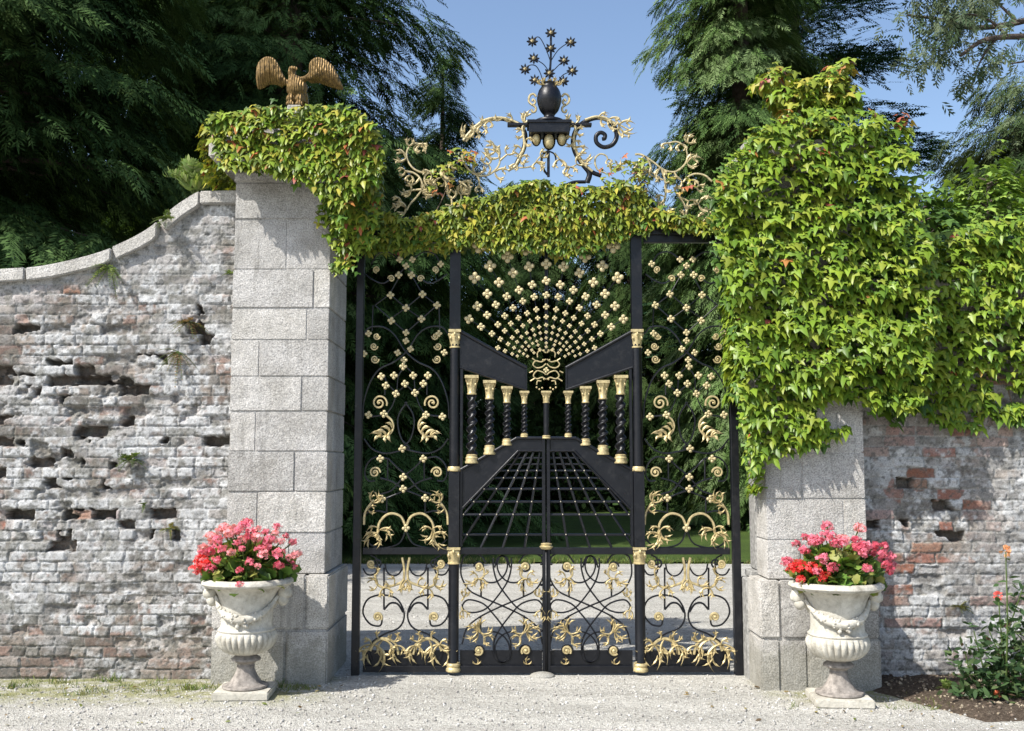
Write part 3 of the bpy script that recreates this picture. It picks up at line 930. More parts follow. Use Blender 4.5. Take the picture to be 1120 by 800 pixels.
st = thing('gate_stop', 'small worn stone gate stop in the gravel under the meeting stile', 'stone', tuple(P(593, 738, -0.06)*[1, 1, 0]))
m = MB(); m.ball(P(593, 738, -0.06)*[1, 1, 0], (0.10, 0.075, 0.035), 14, 8); m.build('stone_block', M['granite'], st, smooth=True)
# ------------------------------------------------------------------ fixed side panels (with the round columns)
SF = [(744,284),(758,284),(751,291),(745,301),(759,301),(733,322),(768,323),(717,334),(751,337),(734,349),(767,351),(713,289),
      (751,364),(751,373),(746,382),(760,386),(753,394),(754,401),(727,411),(743,411),(764,411),(778,412),(732,420),(752,420),(773,422),
      (715,365),(709,386),(797,387),(792,365),(741,430),(762,431),(711,456),(729,454),(775,453),(792,454),(755,491),(732,502),(779,502),
      (754,522),(754,535),(730,545),(777,546),(751,578)]
def side_panel(mir, label):
    bx = P(2*CX-751 if mir else 751, 735, 0)[0]
    t = thing('gate_side_panel', label, 'gate panel', (bx, 0, 0), 'fixed side panels of the gate')
    X = lambda x: 2*CX - x if mir else x
    def B(mb, x0, y0, x1, y1, **k):
        a, b = sorted((X(x0), X(x1))); bar(mb, a, y0, b, y1, **k)
    m = MB()
    B(m, 799, 258, 807.3, 741, Yf=-0.03, Yb=0.035)
    m.build('outer_post', M['iron'], t, bevel=0.004)
    for y0, y1 in ((599, 606.5), (258, 266), (728, 735)):
        m = MB(); B(m, 704, y0, 798, y1, Yf=-0.022, Yb=0.022); m.build('cross_rail', M['iron'], t, bevel=0.003)
    m = MB(); B(m, 704, 711.5, 798, 727.8, Yf=0.004, Yb=0.010); m.build('shadow_strip', M['iron'], t)  # added dark sheet standing in for the shadow strip on the gravel
    # column
    cx = X(698); c = P(cx, 735, 0); c[0] = P(cx, 500, 0)[0]
    z = lambda y: P(cx, y, 0)[2] - c[2]
    m = MB()
    rc = 5.7*PXM
    m.lathe([(rc*1.25, 0), (rc*1.25, z(731)), (rc, z(726)), (rc, z(618)), (rc*0.96, z(600)), (rc*0.98, z(515)), (rc*0.92, z(380)), (rc*0.88, z(372))], 24, None, c)
    hw = 0.041
    m.box((c[0]-hw, -0.04, P(cx, 362, 0)[2]), (c[0]+hw, 0.04, P(cx, 256, 0)[2]))
    m.box((c[0]-hw, -0.040, P(cx, 600, 0)[2]), (c[0]+hw, 0.040, P(cx, 514, 0)[2]))
    col = m.build('column', M['iron'], t, smooth=40)
    capital('capital', cx, 361, 381, 13.5, 10.5, col, xw=c[0])
    capital('lower_capital', cx, 598.5, 617, 14.5, 12, col, xw=c[0])
    ribbed((c[0], 0, P(cx, 516, 0)[2]), [(0.047, 0), (0.054, 0.006), (0.054, 0.022), (0.050, 0.032), (0.047, 0.04)], M['gold'], 'gold_ring', col, ribs=0, amp=0)
    ribbed((c[0], 0, P(cx, 735, 0)[2]), [(0.05, 0.0), (0.060, 0.01), (0.058, 0.03), (0.05, 0.038), (0.056, 0.05), (0.052, 0.062), (0.044, 0.068)], M['gold'], 'gold_base', col, ribs=0, amp=0)
    # ---- black scrollwork: left half listed, other half reflected about x = 751
    m = MB()
    S = lambda x: 1502 - x
    def both(pts, r=0.9, n=6):
        rod(m, pts, r, mir, n=n); rod(m, [(S(x), y) for x, y in pts], r, mir, n=n)
    both([(752,440),(744,452),(742,464),(746,480),(755,490)])
    both([(705,480),(714,491),(727,496),(742,494),(755,490)])
    both([(704,458),(705,440),(712,418),(722,404),(738,396),(752,384),(764,366),(776,358),(790,358),(797,365)])
    both([(711,456),(729,454)], 0.9)
    both([(732,502),(718,500),(709,507),(706,518),(710,526),(717,526)])
    both([(732,502),(742,512),(754,522),(766,536),(779,541)])
    both([(730,545),(742,540),(754,535),(766,527),(779,523)])
    both([(731,502),(731,525)], 0.9); both([(730,545),(730,562)], 0.9)
    both([(730,545),(716,552),(707,562),(705,575)])
    both([(704,562),(718,559),(730,561)], 0.9)
    both([(751,580),(744,594),(730,599),(716,598),(706,590)])
    both([(713,289),(720,278),(732,276),(744,284)], 0.8)
    both([(735,305),(726,310),(716,307),(706,300)], 0.8)
    both([(735,305),(743,300),(751,291)], 0.8)
    both([(733,322),(717,334)], 0.7); both([(733,322),(751,337)], 0.7); both([(734,349),(717,334)], 0.7); both([(734,349),(751,337)], 0.7)
    both([(733,322),(745,301)], 0.7); both([(734,349),(751,364)], 0.7)
    both([(715,334),(714,362)], 0.7)
    both([(741,430),(731,420),(727,411)], 0.7); both([(752,420),(741,430)], 0.7); both([(751,401),(743,411),(741,430)], 0.7)
    both([(729,454),(736,444),(741,430)], 0.7)
    both([(728,420),(728,432)], 0.8)
    # lower panel
    both([(704,622),(708,628),(714,629),(719,625),(719,612),(712,607)])
    both([(727,621),(727,667)], 1.0)
    both([(728,617),(730,625),(736,630),(743,628),(748,620),(750,613)])
    both([(725,676),(724,683),(720,685),(711,682),(704,670),(709,656),(723,651),(739,654),(747,664),(749,676),(743,687),(727,694),(714,703),(711,712),(714,722)], 0.98)
    both([(727,667),(734,660),(742,661),(748,670)], 1.1)
    curl(m, 719, 616, 5.5, 90, -1, 1.3, 1.0, mir); curl(m, S(719), 616, 5.5, 90, 1, 1.3, 1.0, mir)
    m.build('black_scrollwork', M['iron'], t, smooth=60)
    # ---- gilded scroll ends
    def gs(x, y, r, a0, d, th=1.3):
        for k in (0, 1):
            g = MB(); curl(g, S(x) if k else x, y, r, 180 - a0 if k else a0, -d if k else d, 1.7, th, mir, -0.004)
            g.ball(P(X(S(x) if k else x), y, -0.008), 1.2*PXM, 8, 5)
            g.build('gilded_spiral', M['gold'], t, smooth=60)
    gs(719, 295, 3.8, 90, 1, .85); gs(735, 305, 3.8, 180, 1, .85); gs(719, 368, 3.8, 0, 1, .85); gs(716, 379, 4.2, 0, 1, .85); gs(717, 393, 4.6, 0, 1, .85)
    gs(722, 441, 8.6, 20, -1, 1.1); gs(717, 517, 6.2, 0, -1, 1.1); gs(713, 617, 4.5, 40, 1, 1.4); gs(720, 675, 5, 40, -1, 1.4)
    # ---- gilded acanthus sprays
    def leafset(fn):
        for k in (0, 1):
            g = MB(); H = (lambda p: (S(p[0]), p[1])) if k else (lambda p: p)
            AA = (lambda a: 180 - a) if k else (lambda a: a)
            fn(g, H, AA, k); g.build('gilded_leaf_spray', M['gold'], t, smooth=60)
    def l1(g, H, AA, k):
        rod(g, [H(p) for p in [(729,454),(736,461),(737,469),(732,476),(723,478)]], 1.4, mir, -0.006, taper=0.6)
        for (b_, a_, l_, w_) in (((736,468),212,9,2.8),((734,473),205,12,3.2),((730,477),198,14,3.4),((724,478),192,13,3.2),((724,478),222,10,2.8),((731,476),100,9,3.0),((735,471),88,13,3.2),((725,478),150,10,3.0)):
            e_ = (b_[0] + l_*math.cos(R(a_)), b_[1] + l_*math.sin(R(a_)))
            blade(g, H(b_), H(e_), w_, -0.55 if k else 0.55, mir)
    leafset(l1)
    def l2(g, H, AA, k):
        rod(g, [H(p) for p in [(705,574),(706,562),(711,553),(716,547)]], 1.4, mir, -0.006)
        spray(g, H((714,550)), AA(300), 3, 24, 14, 4, mir, seed=3)
        spray(g, H((709,557)), AA(0), 2, 30, 11, 3.6, mir, seed=4)
    leafset(l2)
    def l3(g, H, AA, k):
        rod(g, [H(p) for p in [(751,577),(746,566),(737,562),(729,564),(722,572),(720,582),(717,588)]], 1.4, mir, -0.006)
        spray(g, H((721,578)), AA(150), 2, 30, 12, 4, mir, seed=5)
        spray(g, H((720,584)), AA(130), 3, 32, 17, 4.3, mir, seed=6)
        spray(g, H((722,580)), AA(40), 3, 34, 17, 4.3, mir, seed=7)
    leafset(l3)
    def l4(g, H, AA, k):
        rod(g, [H(p) for p in [(747,610),(749,622),(748,635),(739,640),(727,643),(719,638),(717,628)]], 1.4, mir, -0.006)
        spray(g, H((749,634)), AA(84), 2, 16, 15, 4.5, mir, seed=8)
        spray(g, H((720,640)), AA(200), 3, 34, 14, 3.6, mir, seed=9)
        spray(g, H((727,643)), AA(75), 2, 40, 13, 4.2, mir, seed=10)
        spray(g, H((738,640)), AA(215), 2, 40, 12, 3.6, mir, seed=11)
        spray(g, H((717,630)), AA(285), 1, 10, 10, 4, mir, seed=12)
    leafset(l4)
    def l5(g, H, AA, k):
        rod(g, [H(p) for p in [(712,712),(716,704),(724,699),(733,700),(740,705),(743,716)]], 1.6, mir, -0.008)
        spray(g, H((715,705)), AA(95), 4, 22, 27, 5.2, mir, seed=13)
        spray(g, H((726,700)), AA(70), 2, 34, 18, 4.6, mir, seed=14)
        spray(g, H((741,706)), AA(85), 3, 30, 19, 4.6, mir, seed=15)
        spray(g, H((738,702)), AA(280), 3, 34, 12, 3.8, mir, seed=16)
        spray(g, H((714,706)), AA(185), 2, 40, 12, 4.4, mir, seed=17)
        spray(g, H((722,700)), AA(260), 1, 34, 10, 3.8, mir, seed=18)
    leafset(l5)
    for x, y in SF:
        flower(X(x), y, 4.5 if 300 < y < 360 or y > 400 else 4.1, t)
    return t
side_panel(True, 'black iron side panel with gilt scrolls beside the eagle pillar')
side_panel(False, 'black iron side panel with gilt scrolls beside the vine covered pillar')

# ------------------------------------------------------------------ the two leaves
def twisted(mb, x, ytop, ybot, w, Y=0.0, k=3.6):
    a = P(x, ybot, Y); H = P(x, ytop, Y)[2] - a[2]; r0 = w*PXM/2
    n, seg = 84, 18
    V, Fq = [], []
    for i in range(n+1):
        z = H*i/n; ph = 2*math.pi*k*i/n
        ox, oy = 0.10*r0*math.cos(ph), 0.10*r0*math.sin(ph)
        env = 1 - 0.12*i/n
        for j in range(seg):
            an = 2*math.pi*j/seg
            rr = r0*env*(0.80 + 0.27*math.cos(2*(an - ph)))
            V.append((a[0] + ox*env + rr*math.cos(an), Y + oy*env + rr*math.sin(an), a[2] + z))
    for i in range(n):
        for j in range(seg):
            q, s_ = i*seg + j, i*seg + (j+1) % seg
            Fq.append((q, s_, s_+seg, q+seg))
    mb.add(V, Fq)

FAN = []
for i in range(-7, 8):
    a = abs(i)
    for k in range(-3, 14):
        rr = 114*0.838**(k + (0.5 if a % 2 else 0.0)*0.0 + 0.12*a)
        ang = R(9.6*i)
        jr = 1 + 0.012*math.sin(i*7.3 + k*3.1)
        x = CX + rr*jr*math.sin(ang); y = 403 - rr*jr*math.cos(ang)
        FAN.append((i, k, x, y, rr))
def leaf(mir, label):
    t = thing('gate_leaf', label, 'gate', (P(2*CX-645 if mir else 645, 735, 0)[0], 0, 0), 'pair of gate leaves')
    X = lambda x: 2*CX - x if mir else x
    m = MB()
    def B(m, x0, y0, x1, y1, **k):
        a, b = sorted((X(x0), X(x1))); bar(m, a, y0, b, y1, **k)
    B(m, 598.2, 478, 602, 735); m.build('meeting_stile', M['iron'], t, bevel=0.003)
    m = MB(); B(m, 602, 599, 692, 606.5); m.build('cross_rail', M['iron'], t, bevel=0.003)
    m = MB(); B(m, 602, 728, 692, 736); m.build('cross_rail', M['iron'], t, bevel=0.003)
    m = MB(); B(m, 688.7, 404, 692, 598); m.build('hanging_stile', M['iron'], t, bevel=0.003)
    m = MB(); B(m, 602, 711.5, 692, 727.8, Yf=0.004, Yb=0.010); m.build('shadow_strip', M['iron'], t)  # dark sheet again, in place of shade on the gravel behind the leaf
    for y in (617, 640, 655, 668, 690, 712):
        m = MB(); m.ball(P(X(603), y, -0.012), 1.5*PXM, 8, 5); m.build('stud', M['iron'], t, smooth=True)
    # sloping entablature
    poly = lambda pts: [tuple(P(X(x), y, 0)[[0, 2]]) for x, y in pts]
    m = MB(); m.prism(poly([(692,364),(692,401),(620,425.5),(620,403)]), -0.012, 0.012); m.build('sloping_entablature', M['iron'], t)
    m = MB()
    rod(m, [(692,362.5),(656,382.5),(619,402.5)], 2.0, mir, -0.012, sides=8); rod(m, [(692,402),(656,414),(619,426.5)], 1.5, mir, -0.012, sides=8)
    rod(m, [(619.5,402),(619.5,426)], 1.2, mir, -0.01); m.build('entablature_moulding', M['iron'], t, smooth=50)
    # sloping base rail
    m = MB(); m.prism(poly([(692,515),(692,558),(627.5,492.5),(602,492.5),(602,480),(630,480)]), -0.010, 0.012); m.build('sloping_base', M['iron'], t)
    m = MB(); rod(m, [(692,514.5),(661,497.3),(630,479.5)], 1.9, mir, -0.012, sides=8); rod(m, [(630,479.5),(615,479.5),(600,479.5)], 1.9, mir, -0.012, sides=8)
    rod(m, [(692,559),(660,526.2),(628,493.2)], 1.5, mir, -0.012, sides=8); rod(m, [(628,493.2),(614,493.2),(600,493.2)], 1.3, mir, -0.012, sides=8)
    m.build('base_moulding', M['iron'], t, smooth=50)
    # twisted columns
    for (x, a, b, c_, d, w, cw) in ((679,411,432,497,507,11.5,15), (659.5,416.5,437,487,497.5,10.5,14), (640.5,423,441,480,487.5,9,12.5), (621.5,428,442,474,478.5,7,10.5)):
        m = MB(); twisted(m, X(x), b, c_, w); col = m.build('twisted_column', M['iron'], t, smooth=60)
        capital('capital', X(x), a, b, cw, w*0.8, col)
        cc = P(X(x), d, 0); hz = P(X(x), c_, 0)[2] - cc[2]; rr = w*PXM/2
        ribbed(cc, [(rr*1.25, 0), (rr*1.3, hz*.15), (rr*1.1, hz*.35), (rr*1.2, hz*.6), (rr*1.0, hz*.75), (rr*1.05, hz*.92), (rr*.8, hz)], M['gold'], 'base', col, ribs=0, amp=0)
    # perspective floor grid
    m = MB(); g = []
    s = lambda y: 8 + 16*(y-500)/100
    lim = lambda y: 628 + (y-493)*(692-628)/(559-493)
    studs = []
    for k in range(1, 7):
        ys = [y for y in np.linspace(495, 599, 60) if CX + k*s(y) < min(lim(y), 691)]
        if len(ys) > 2:
            rod(m, [(CX + k*s(ys[0]), ys[0]), (CX + k*s(ys[-1]), ys[-1])], 1.4, mir)
    for y in (501, 508, 515, 523, 535, 549, 563, 585):
        rod(m, [(600, y), (min(lim(y), 691), y)], 1.0 if y < 530 else 1.35, mir, 0.004)
        for k in range(1, 7):
            if CX + k*s(y) < min(lim(y), 691) - 1 and y > 511: studs.append((CX + k*s(y), y))
    m.build('perspective_floor_grid', M['iron'], t, smooth=60)
    for x, y in studs:
        m = MB(); m.ball(P(X(x), y, -0.012), 0.95*PXM, 6, 4); m.build('silver_stud', M['stud'], t, smooth=True)
    # fan of flowers on thin wires
    m = MB(); kept = []
    topline = lambda x: 402.5 - (x-619)*(40/73.0) if x > 619 else 402.5
    for (i, k, x, y, rr) in FAN:
        if i < 0 or (i == 0 and mir): continue
        if y < 262 or x > 688 or y > topline(x) - 4 or rr < 21: continue
        if rr < 29 and i % 2: continue
        kept.append((i, x, y, rr))
    for i in set(q[0] for q in kept):
        L = [q for q in kept if q[0] == i]
        f0, f1 = min(L, key=lambda q: q[3]), max(L, key=lambda q: q[3])
        rod(m, [(f0[1], f0[2]), (f1[1], f1[2])], 0.55, mir, 0.0, sides=5)
    rod(m, [(598.6, 385), (598.6, 262)], 0.7, mir, 0.0)
    m.build('fan_wires', M['iron'], t)
    for (i, x, y, rr) in kept:
        flower(X(x), y, max(1.9, 0.055*rr), t, Y=-0.016 - 0.002*(i % 2))
    # gilded ornament at the vanishing point
    g = MB()
    for (pts) in ([(598,386),(603,383),(607,386),(607,391)], [(598,393),(603,396),(609,395),(612,399),(608,402.5),(602,401.5),(598,398)],
                  [(598,410),(602,407),(608,406),(611.5,411),(608,414.5),(602,413),(598,415)], [(603,417),(607,417),(608,421)], [(609,395),(613,392)], [(610,414),(615,417)], [(612,406),(616,408)]):
        rod(g, pts, 0.72, mir, -0.012)
    for (x, y) in ((600,383.5),(604,384),(601,394),(600,415),(602,424.5),(605,426),(608,424)):
        g.ball(P(X(x), y, -0.014), 1.1*PXM, 7, 5)
    g.build('gilded_scroll_ornament', M['gold'], t, smooth=60)
    # ---- lower panel
    Z = lambda p: (590 + p[0]/5.72, 600 + p[1]/5.72)
    m = MB()
    def zz(pts, r=0.92, n=6): rod(m, [Z(p) for p in pts], r, mir, n=n)
    H = lambda pts: [(636-x, y) for x, y in pts]
    c1 = [(75,50),(60,110),(64,180),(110,260),(190,305),(330,365),(460,430),(540,500),(570,600)]
    c3 = [(262,60),(262,120),(285,205),(340,290),(410,370),(480,400),(545,395),(568,360),(530,322),(440,345),(375,410),(300,510),(265,590),(272,680),(312,712),(352,690),(362,610),(320,545),(260,522),(215,540)]
    zz(c1); zz(H(c1)); zz(c3); zz(H(c3))
    for q in (0, 1):
        h = H if q else (lambda p: p)
        zz(h([(270,120),(290,60),(330,50),(350,100),(340,150),(310,190),(270,212),(225,212),(195,190)]))
        zz(h([(75,50),(120,30),(180,42),(215,90)]))
        zz(h([(185,195),(185,300)]), 1.0); zz(h([(182,420),(182,520)]), 1.0)
        a = Z(h([(172,115)])[0]); curl(m, a[0], a[1], 5.6, 0, -1 if q else 1, 1.0, 1.0, mir, rin=0.6)
        a = Z(h([(172,640)])[0]); curl(m, a[0], a[1], 6.6, 0, 1 if q else -1, 1.0, 1.0, mir, rin=0.7)
    m.build('black_scrollwork', M['iron'], t, smooth=60)
    for q in (0, 1):
        h = (lambda p: (636-p[0], p[1])) if q else (lambda p: p)
        AA = (lambda a: 180-a) if q else (lambda a: a)
        for (x, y, r_) in ((172,115,4.4), (170,640,5.0)):
            g = MB(); a = Z(h((x, y))); curl(g, a[0], a[1], r_, 40, 1 if q else -1, 1.7, 1.4, mir, -0.006); g.ball(P(X(a[0]), a[1], -0.01), 1.8*PXM, 8, 5)
            g.build('gilded_spiral', M['gold'], t, smooth=60)
        def gl(fn):
            g = MB(); fn(g); g.build('gilded_leaf_spray', M['gold'], t, smooth=60)
        def f1(g):
            rod(g, [Z(h(p)) for p in [(200,120),(205,165),(180,190),(140,190)]], 1.2, mir, -0.008)
            spray(g, Z(h((165,185))), AA(170), 3, 35, 15, 3.6, mir, seed=31+q); spray(g, Z(h((170,190))), AA(85), 3, 28, 14, 3.6, mir, seed=33+q)
            spray(g, Z(h((195,165))), AA(-50), 1, 28, 9, 3.4, mir, seed=36+q)
        gl(f1)
        def f2(g):
            rod(g, [Z(h(p)) for p in [(205,600),(205,550),(170,520),(130,525)]], 1.2, mir, -0.008)
            spray(g, Z(h((165,522))), AA(180), 4, 30, 15, 4.0, mir, seed=41+q); spray(g, Z(h((190,535))), AA(-75), 3, 30, 17, 4.0, mir, seed=43+q)
            spray(g, Z(h((200,560))), AA(20), 2, 40, 12, 3.8, mir, seed=46+q)
        gl(f2)
        def f3(g):
            rod(g, [Z(h(p)) for p in [(62,330),(75,310),(88,290),(85,250)]], 1.0, mir, -0.008)
            spray(g, Z(h((82,305))), AA(-80), 2, 40, 10, 3.2, mir, seed=51+q); spray(g, Z(h((66,385))), AA(70), 2, 35, 12, 3.2, mir, seed=53+q)
            rod(g, [Z(h(p)) for p in [(62,365),(72,400),(75,440)]], 1.0, mir, -0.008)
        gl(f3)
        def f4(g):
            spray(g, Z(h((160,725))), AA(-95), 3, 40, 7, 3.0, mir, seed=56+q)
        gl(f4)
    return t
M['stud'] = mat_flat('pale_metal_stud', (0.36, 0.33, 0.26), 0.4, 0.5, metal=0.5)
gl_ = leaf(True, 'gate leaf of black iron and gilding next to the eagle side panel')
gr_ = leaf(False, 'gate leaf of black iron and gilding that carries the thin central colonnette')
gr_['label'] = 'gate leaf carrying the thin central colonnette, nearer the vine covered pillar'
# central colonnette and latch collar belong to the closing leaf
m = MB(); c = P(CX, 478, -0.01)
m.lathe([(0.022, 0), (0.022, P(CX, 440, 0)[2]-c[2])], 14, None, c); cc = m.build('colonnette', M['iron'], gr_, smooth=40)
capital('capital', CX, 428, 441, 11, 6.5, cc, -0.01)
ribbed(P(CX, 480, -0.01), [(0.034, 0), (0.036, 0.006), (0.03, 0.012), (0.033, 0.02), (0.024, 0.026)], M['gold'], 'base', cc, ribs=0, amp=0)
ribbed(P(CX, 601, -0.01), [(0.036, 0), (0.046, 0.012), (0.050, 0.022), (0.036, 0.03), (0.042, 0.042), (0.026, 0.05)], M['gold'], 'gold_collar', gr_, ribs=6, amp=0.06)
m = MB(); m.tube(W([(CX, 600), (CX, 737)], Y=-0.022), 1.3*PXM, 8); m.build('drop_bolt', M['iron'], gr_, smooth=True)
flower(CX, 405, 3.4, gr_)
# =================================================================== OVERTHROW (crest above the gate)
ot = thing('iron_overthrow', 'iron crest over the gate with gilt scrolls, black vase and flower spray', 'ironwork', (P(CX, 262, 0)[0], 0, P(CX, 262, 0)[2]))
m = MB(); bar(m, 378, 250, 815, 257.5, Yf=-0.035, Yb=0.035); bar(m, 378, 238, 815, 242, Yf=-0.02, Yb=0.02); m.build('lintel_bar', M['iron'], ot, bevel=0.004)
Z7 = lambda p: (420 + p[0]/2.947, 20 + p[1]/2.947)
Z2 = lambda p: (430 + p[0]/6.664, 110 + p[1]/6.664)
Z3 = lambda p: (650 + p[0]/5.714, 120 + p[1]/5.714)
m = MB()
r7 = lambda pts, r=1.6, n=8, taper=None: rod(m, [Z7(p) for p in pts], r, False, -0.0, n=n, sides=8, taper=taper)
right_arm = [(655,530),(662,500),(640,470),(618,435),(610,400),(618,365),(642,338),(680,322),(715,326),(742,350),(750,382),(736,408),(708,416),(686,402),(684,380),(698,369),(712,376),(711,388),(703,390)]
r7(right_arm, 3.1, 8, 0.72)
r7([(640,470),(672,497),(700,508)], 2.6)
r7([(575,545),(610,530),(650,528)], 2.0)
r7([(255,395),(275,372),(300,348),(330,330),(370,324),(405,330),(440,345)], 2.6)
r7([(440,345),(455,375),(452,415),(437,450),(425,475)], 2.6)
r7([(530,428),(530,512)], 1.6); r7([(530,428),(512,440),(508,465),(516,490),(527,505)], 1.3); r7([(530,428),(550,440),(556,470)], 0.9)
m.build('black_scroll_arms', M['iron'], ot, smooth=60)
m = MB()
bar(m, 555, 135.5, 647, 138.6, Yf=-0.03, Yb=0.03)
bar(m, 578.5, 137, 622.5, 149, Yf=-0.10, Yb=0.10)
bar(m, 576.5, 135.5, 624.5, 139, Yf=-0.11, Yb=0.11)
m.build('vase_platform', M['iron'], ot, bevel=0.004)
for (x, y, w, h) in ((586.5,152.5,4.0,6.5),(600.5,154.5,5.2,8.5),(614.5,152.5,4.2,6.5)):
    m = MB(); m.ball(P(x, y, 0), (w*1.42*PXM, 0.045, h*1.25*PXM), 14, 10); q = m.build('drop_pendant', M['iron'], ot, smooth=True)
    m = MB(); m.ball(P(x, y, -0.03), (w*1.08*PXM, 0.04, h*1.0*PXM), 14, 10); m.build('gilded_drop', M['gold'], q, smooth=True)
# vase
c = P(600.8, 135.5, 0); zz_ = lambda y: P(600, y, 0)[2] - c[2]
prof = spline([(0.125,0),(0.12,0.018),(0.080,0.034),(0.046,zz_(129)),(0.046,zz_(126)),(0.075,zz_(121)),(0.095,zz_(113)),(0.098,zz_(107)),(0.085,zz_(100)),(0.066,zz_(96)),(0.062,zz_(94)),(0.07,zz_(92))], 4)
m = MB(); m.lathe([tuple(p) for p in prof], 32, None, c); vase = m.build('vase', M['iron'], ot, smooth=50)
for s in (-1, 1):
    m = MB()
    for pts in ([(600.5+s*14,106),(600.5+s*17,103),(600.5+s*21,105),(600.5+s*22,111),(600.5+s*18,115),(600.5+s*15,112),(600.5+s*17,109),(600.5+s*18.5,111)],
                [(600.5+s*18,115),(600.5+s*14.5,118),(600.5+s*15,122),(600.5+s*18,123),(600.5+s*19,120)]):
        rod(m, pts, 1.3)
    m.build('scroll_handle', M['palegold'], vase, smooth=60)
m = MB()
for k, (x, y, a) in enumerate(((594,93,-120),(608,93,-60),(597,94,-100),(604,94,-75))):
    spray(m, (x, y), a, 2, 40, 8, 4, Y=-0.04, seed=k)
m.build('vase_leaves', M['gold'], vase, smooth=60)
# spray of black starry flowers
FL = [(538,48),(478,75),(602,78),(537,97),(483,130),(580,137),(455,165),(607,170),(533,178),(486,200),(578,203)]
m = MB(); base = (601, 94)
q = lambda p: Z7(p)
rod(m, [base, q((535,178)), q((538,120)), q((538,50))], 1.25)
for pts in ([(537,140),(520,95),(500,62),(478,68)], [(537,140),(560,105),(585,85),(602,78)], [(536,180),(515,150),(483,130)], [(536,180),(560,155),(580,137)],
            [(512,210),(505,180),(490,155),(470,152),(455,165)], [(560,212),(575,185),(607,170)], [(515,212),(486,200)], [(555,214),(578,203)]):
    rod(m, [q(p) for p in pts], 0.55, sides=5)
m.build('flower_stems', M['iron'], ot, smooth=60)
st_v, st_f = [(0, -0.2, 0)], []
for k in range(8):
    a = k*math.pi/4; d = math.pi/8
    n0 = len(st_v)
    st_v += [(0.28*math.cos(a-d), -0.1, 0.28*math.sin(a-d)), (0.66*math.cos(a-d*0.72), -0.02, 0.66*math.sin(a-d*0.72)), (1.05*math.cos(a), -0.18, 1.05*math.sin(a)),
             (0.66*math.cos(a+d*0.72), -0.02, 0.66*math.sin(a+d*0.72)), (0.28*math.cos(a+d), -0.1, 0.28*math.sin(a+d))]
    st_f += [(0, n0, n0+1, n0+2, n0+3, n0+4)]
for i, p in enumerate(FL):
    x, y = Z7(p); w = P(x, y, -0.02); s_ = 6.6*PXM
    m = MB(); V = np.array(st_v)*s_ + w; m.add(V, st_f); V2 = V + [0, 0.014, 0]; m.add(V2, [f_[::-1] for f_ in st_f])
    fo = m.build('star_flower', M['iron'], ot)
    m = MB(); m.ball(w + [0, -0.018, 0], (0.0065, 0.008, 0.0065), 8, 5)
    for k in range(8):
        a = k*math.pi/4 + 0.2; e = w + [0.016*math.cos(a), -0.014, 0.016*math.sin(a)]
        m.tube([w + [0, -0.016, 0], e], [0.003, 0.0015], 5)
    m.build('gilded_centre', M['oldg2'] if 'oldg2' in M else M['gold'], fo, smooth=60)

# gilded scrollwork
def gscroll(stems, blades, name='gilded_scroll', mm=None, conv=Z2, r=1.3):
    g = MB()
    for pts in stems: rod(g, [conv(p) for p in pts], r, False, -0.012, n=8, taper=0.75)
    for i, (b, a, n, sprd, L, w) in enumerate(blades): spray(g, conv(b), a, n, sprd, L*1.25, w*1.2, False, -0.016, seed=i*3+int(b[0]))
    return g.build(name, mm or M['palegold'], ot, smooth=60)
gscroll([[(290,515),(210,525),(140,490),(100,420),(105,360),(140,318),(190,318),(225,350),(238,385)]],
        [((115,335),-80,2,40,8,3.6), ((95,425),200,2,30,11,4.4), ((195,325),60,3,40,9,4.2), ((150,340),20,2,40,9,3.6)])
gscroll([[(80,515),(150,530),(200,575),(212,640),(175,700),(125,755),(100,800)], [(195,565),(160,605),(120,618)], [(205,650),(140,655),(80,670)]],
        [((90,515),170,2,30,8,3.6), ((125,545),100,2,40,9,3.6), ((130,660),190,3,40,10,4), ((95,780),170,3,30,12,4.4), ((60,730),170,2,30,9,4)])
gscroll([[(500,400),(530,480),(600,540),(690,545),(760,490),(778,430),(760,380),(710,358),(660,355)], [(778,440),(800,420),(830,395)], [(690,545),(710,500),(680,450)], [(610,545),(628,590),(625,640)]],
        [((745,375),200,2,26,12,5), ((770,420),230,2,30,13,5), ((830,395),-50,2,40,8,3.6), ((690,470),-100,2,30,9,3.8), ((600,535),-60,2,40,11,4), ((625,620),90,2,30,8,3.6), ((740,525),20,2,30,12,4)])
gscroll([[(480,590),(530,625),(548,680),(520,745),(460,775),(380,760)], [(500,750),(495,690)], [(430,765),(425,700)]],
        [((495,600),35,2,40,12,5), ((545,690),-110,2,40,9,4), ((430,720),-90,2,24,10,4.4), ((495,690),-80,2,24,9,4), ((530,745),10,2,30,10,4), ((310,680),210,3,34,12,4)])
gscroll([[(290,515),(240,540),(230,590),(270,650),(330,690)]], [((280,540),160,2,40,9,4), ((300,660),200,3,40,12,4.4), ((380,480),60,3,34,13,5), ((350,560),100,2,30,12,4)])
g = [((565,270),-120,3,36,11,4.4), ((600,225),95,2,30,9,3.8), ((650,180),95,2,30,10,4), ((700,150),90,2,30,8,3.8), ((640,190),200,1,30,9,3.6), ((700,150),-160,1,30,9,3.6), ((800,130),-170,1,30,9,3.4), ((870,150),-150,2,30,8,3.4)]
gscroll([[(530,300),(570,250),(610,200),(680,155),(760,138)]], g)
gscroll([[(255,280),(300,285),(370,330),(430,375),(500,390),(560,350),(582,295),(565,235),(515,202),(455,212)]],
        [((585,210),-60,3,34,9,4), ((580,335),-15,3,30,12,4.4), ((540,215),90,2,40,9,4), ((465,212),120,2,40,9,4), ((315,290),100,2,26,20,4), ((290,350),100,3,30,10,4), ((410,370),85,3,30,11,4)], conv=Z3)
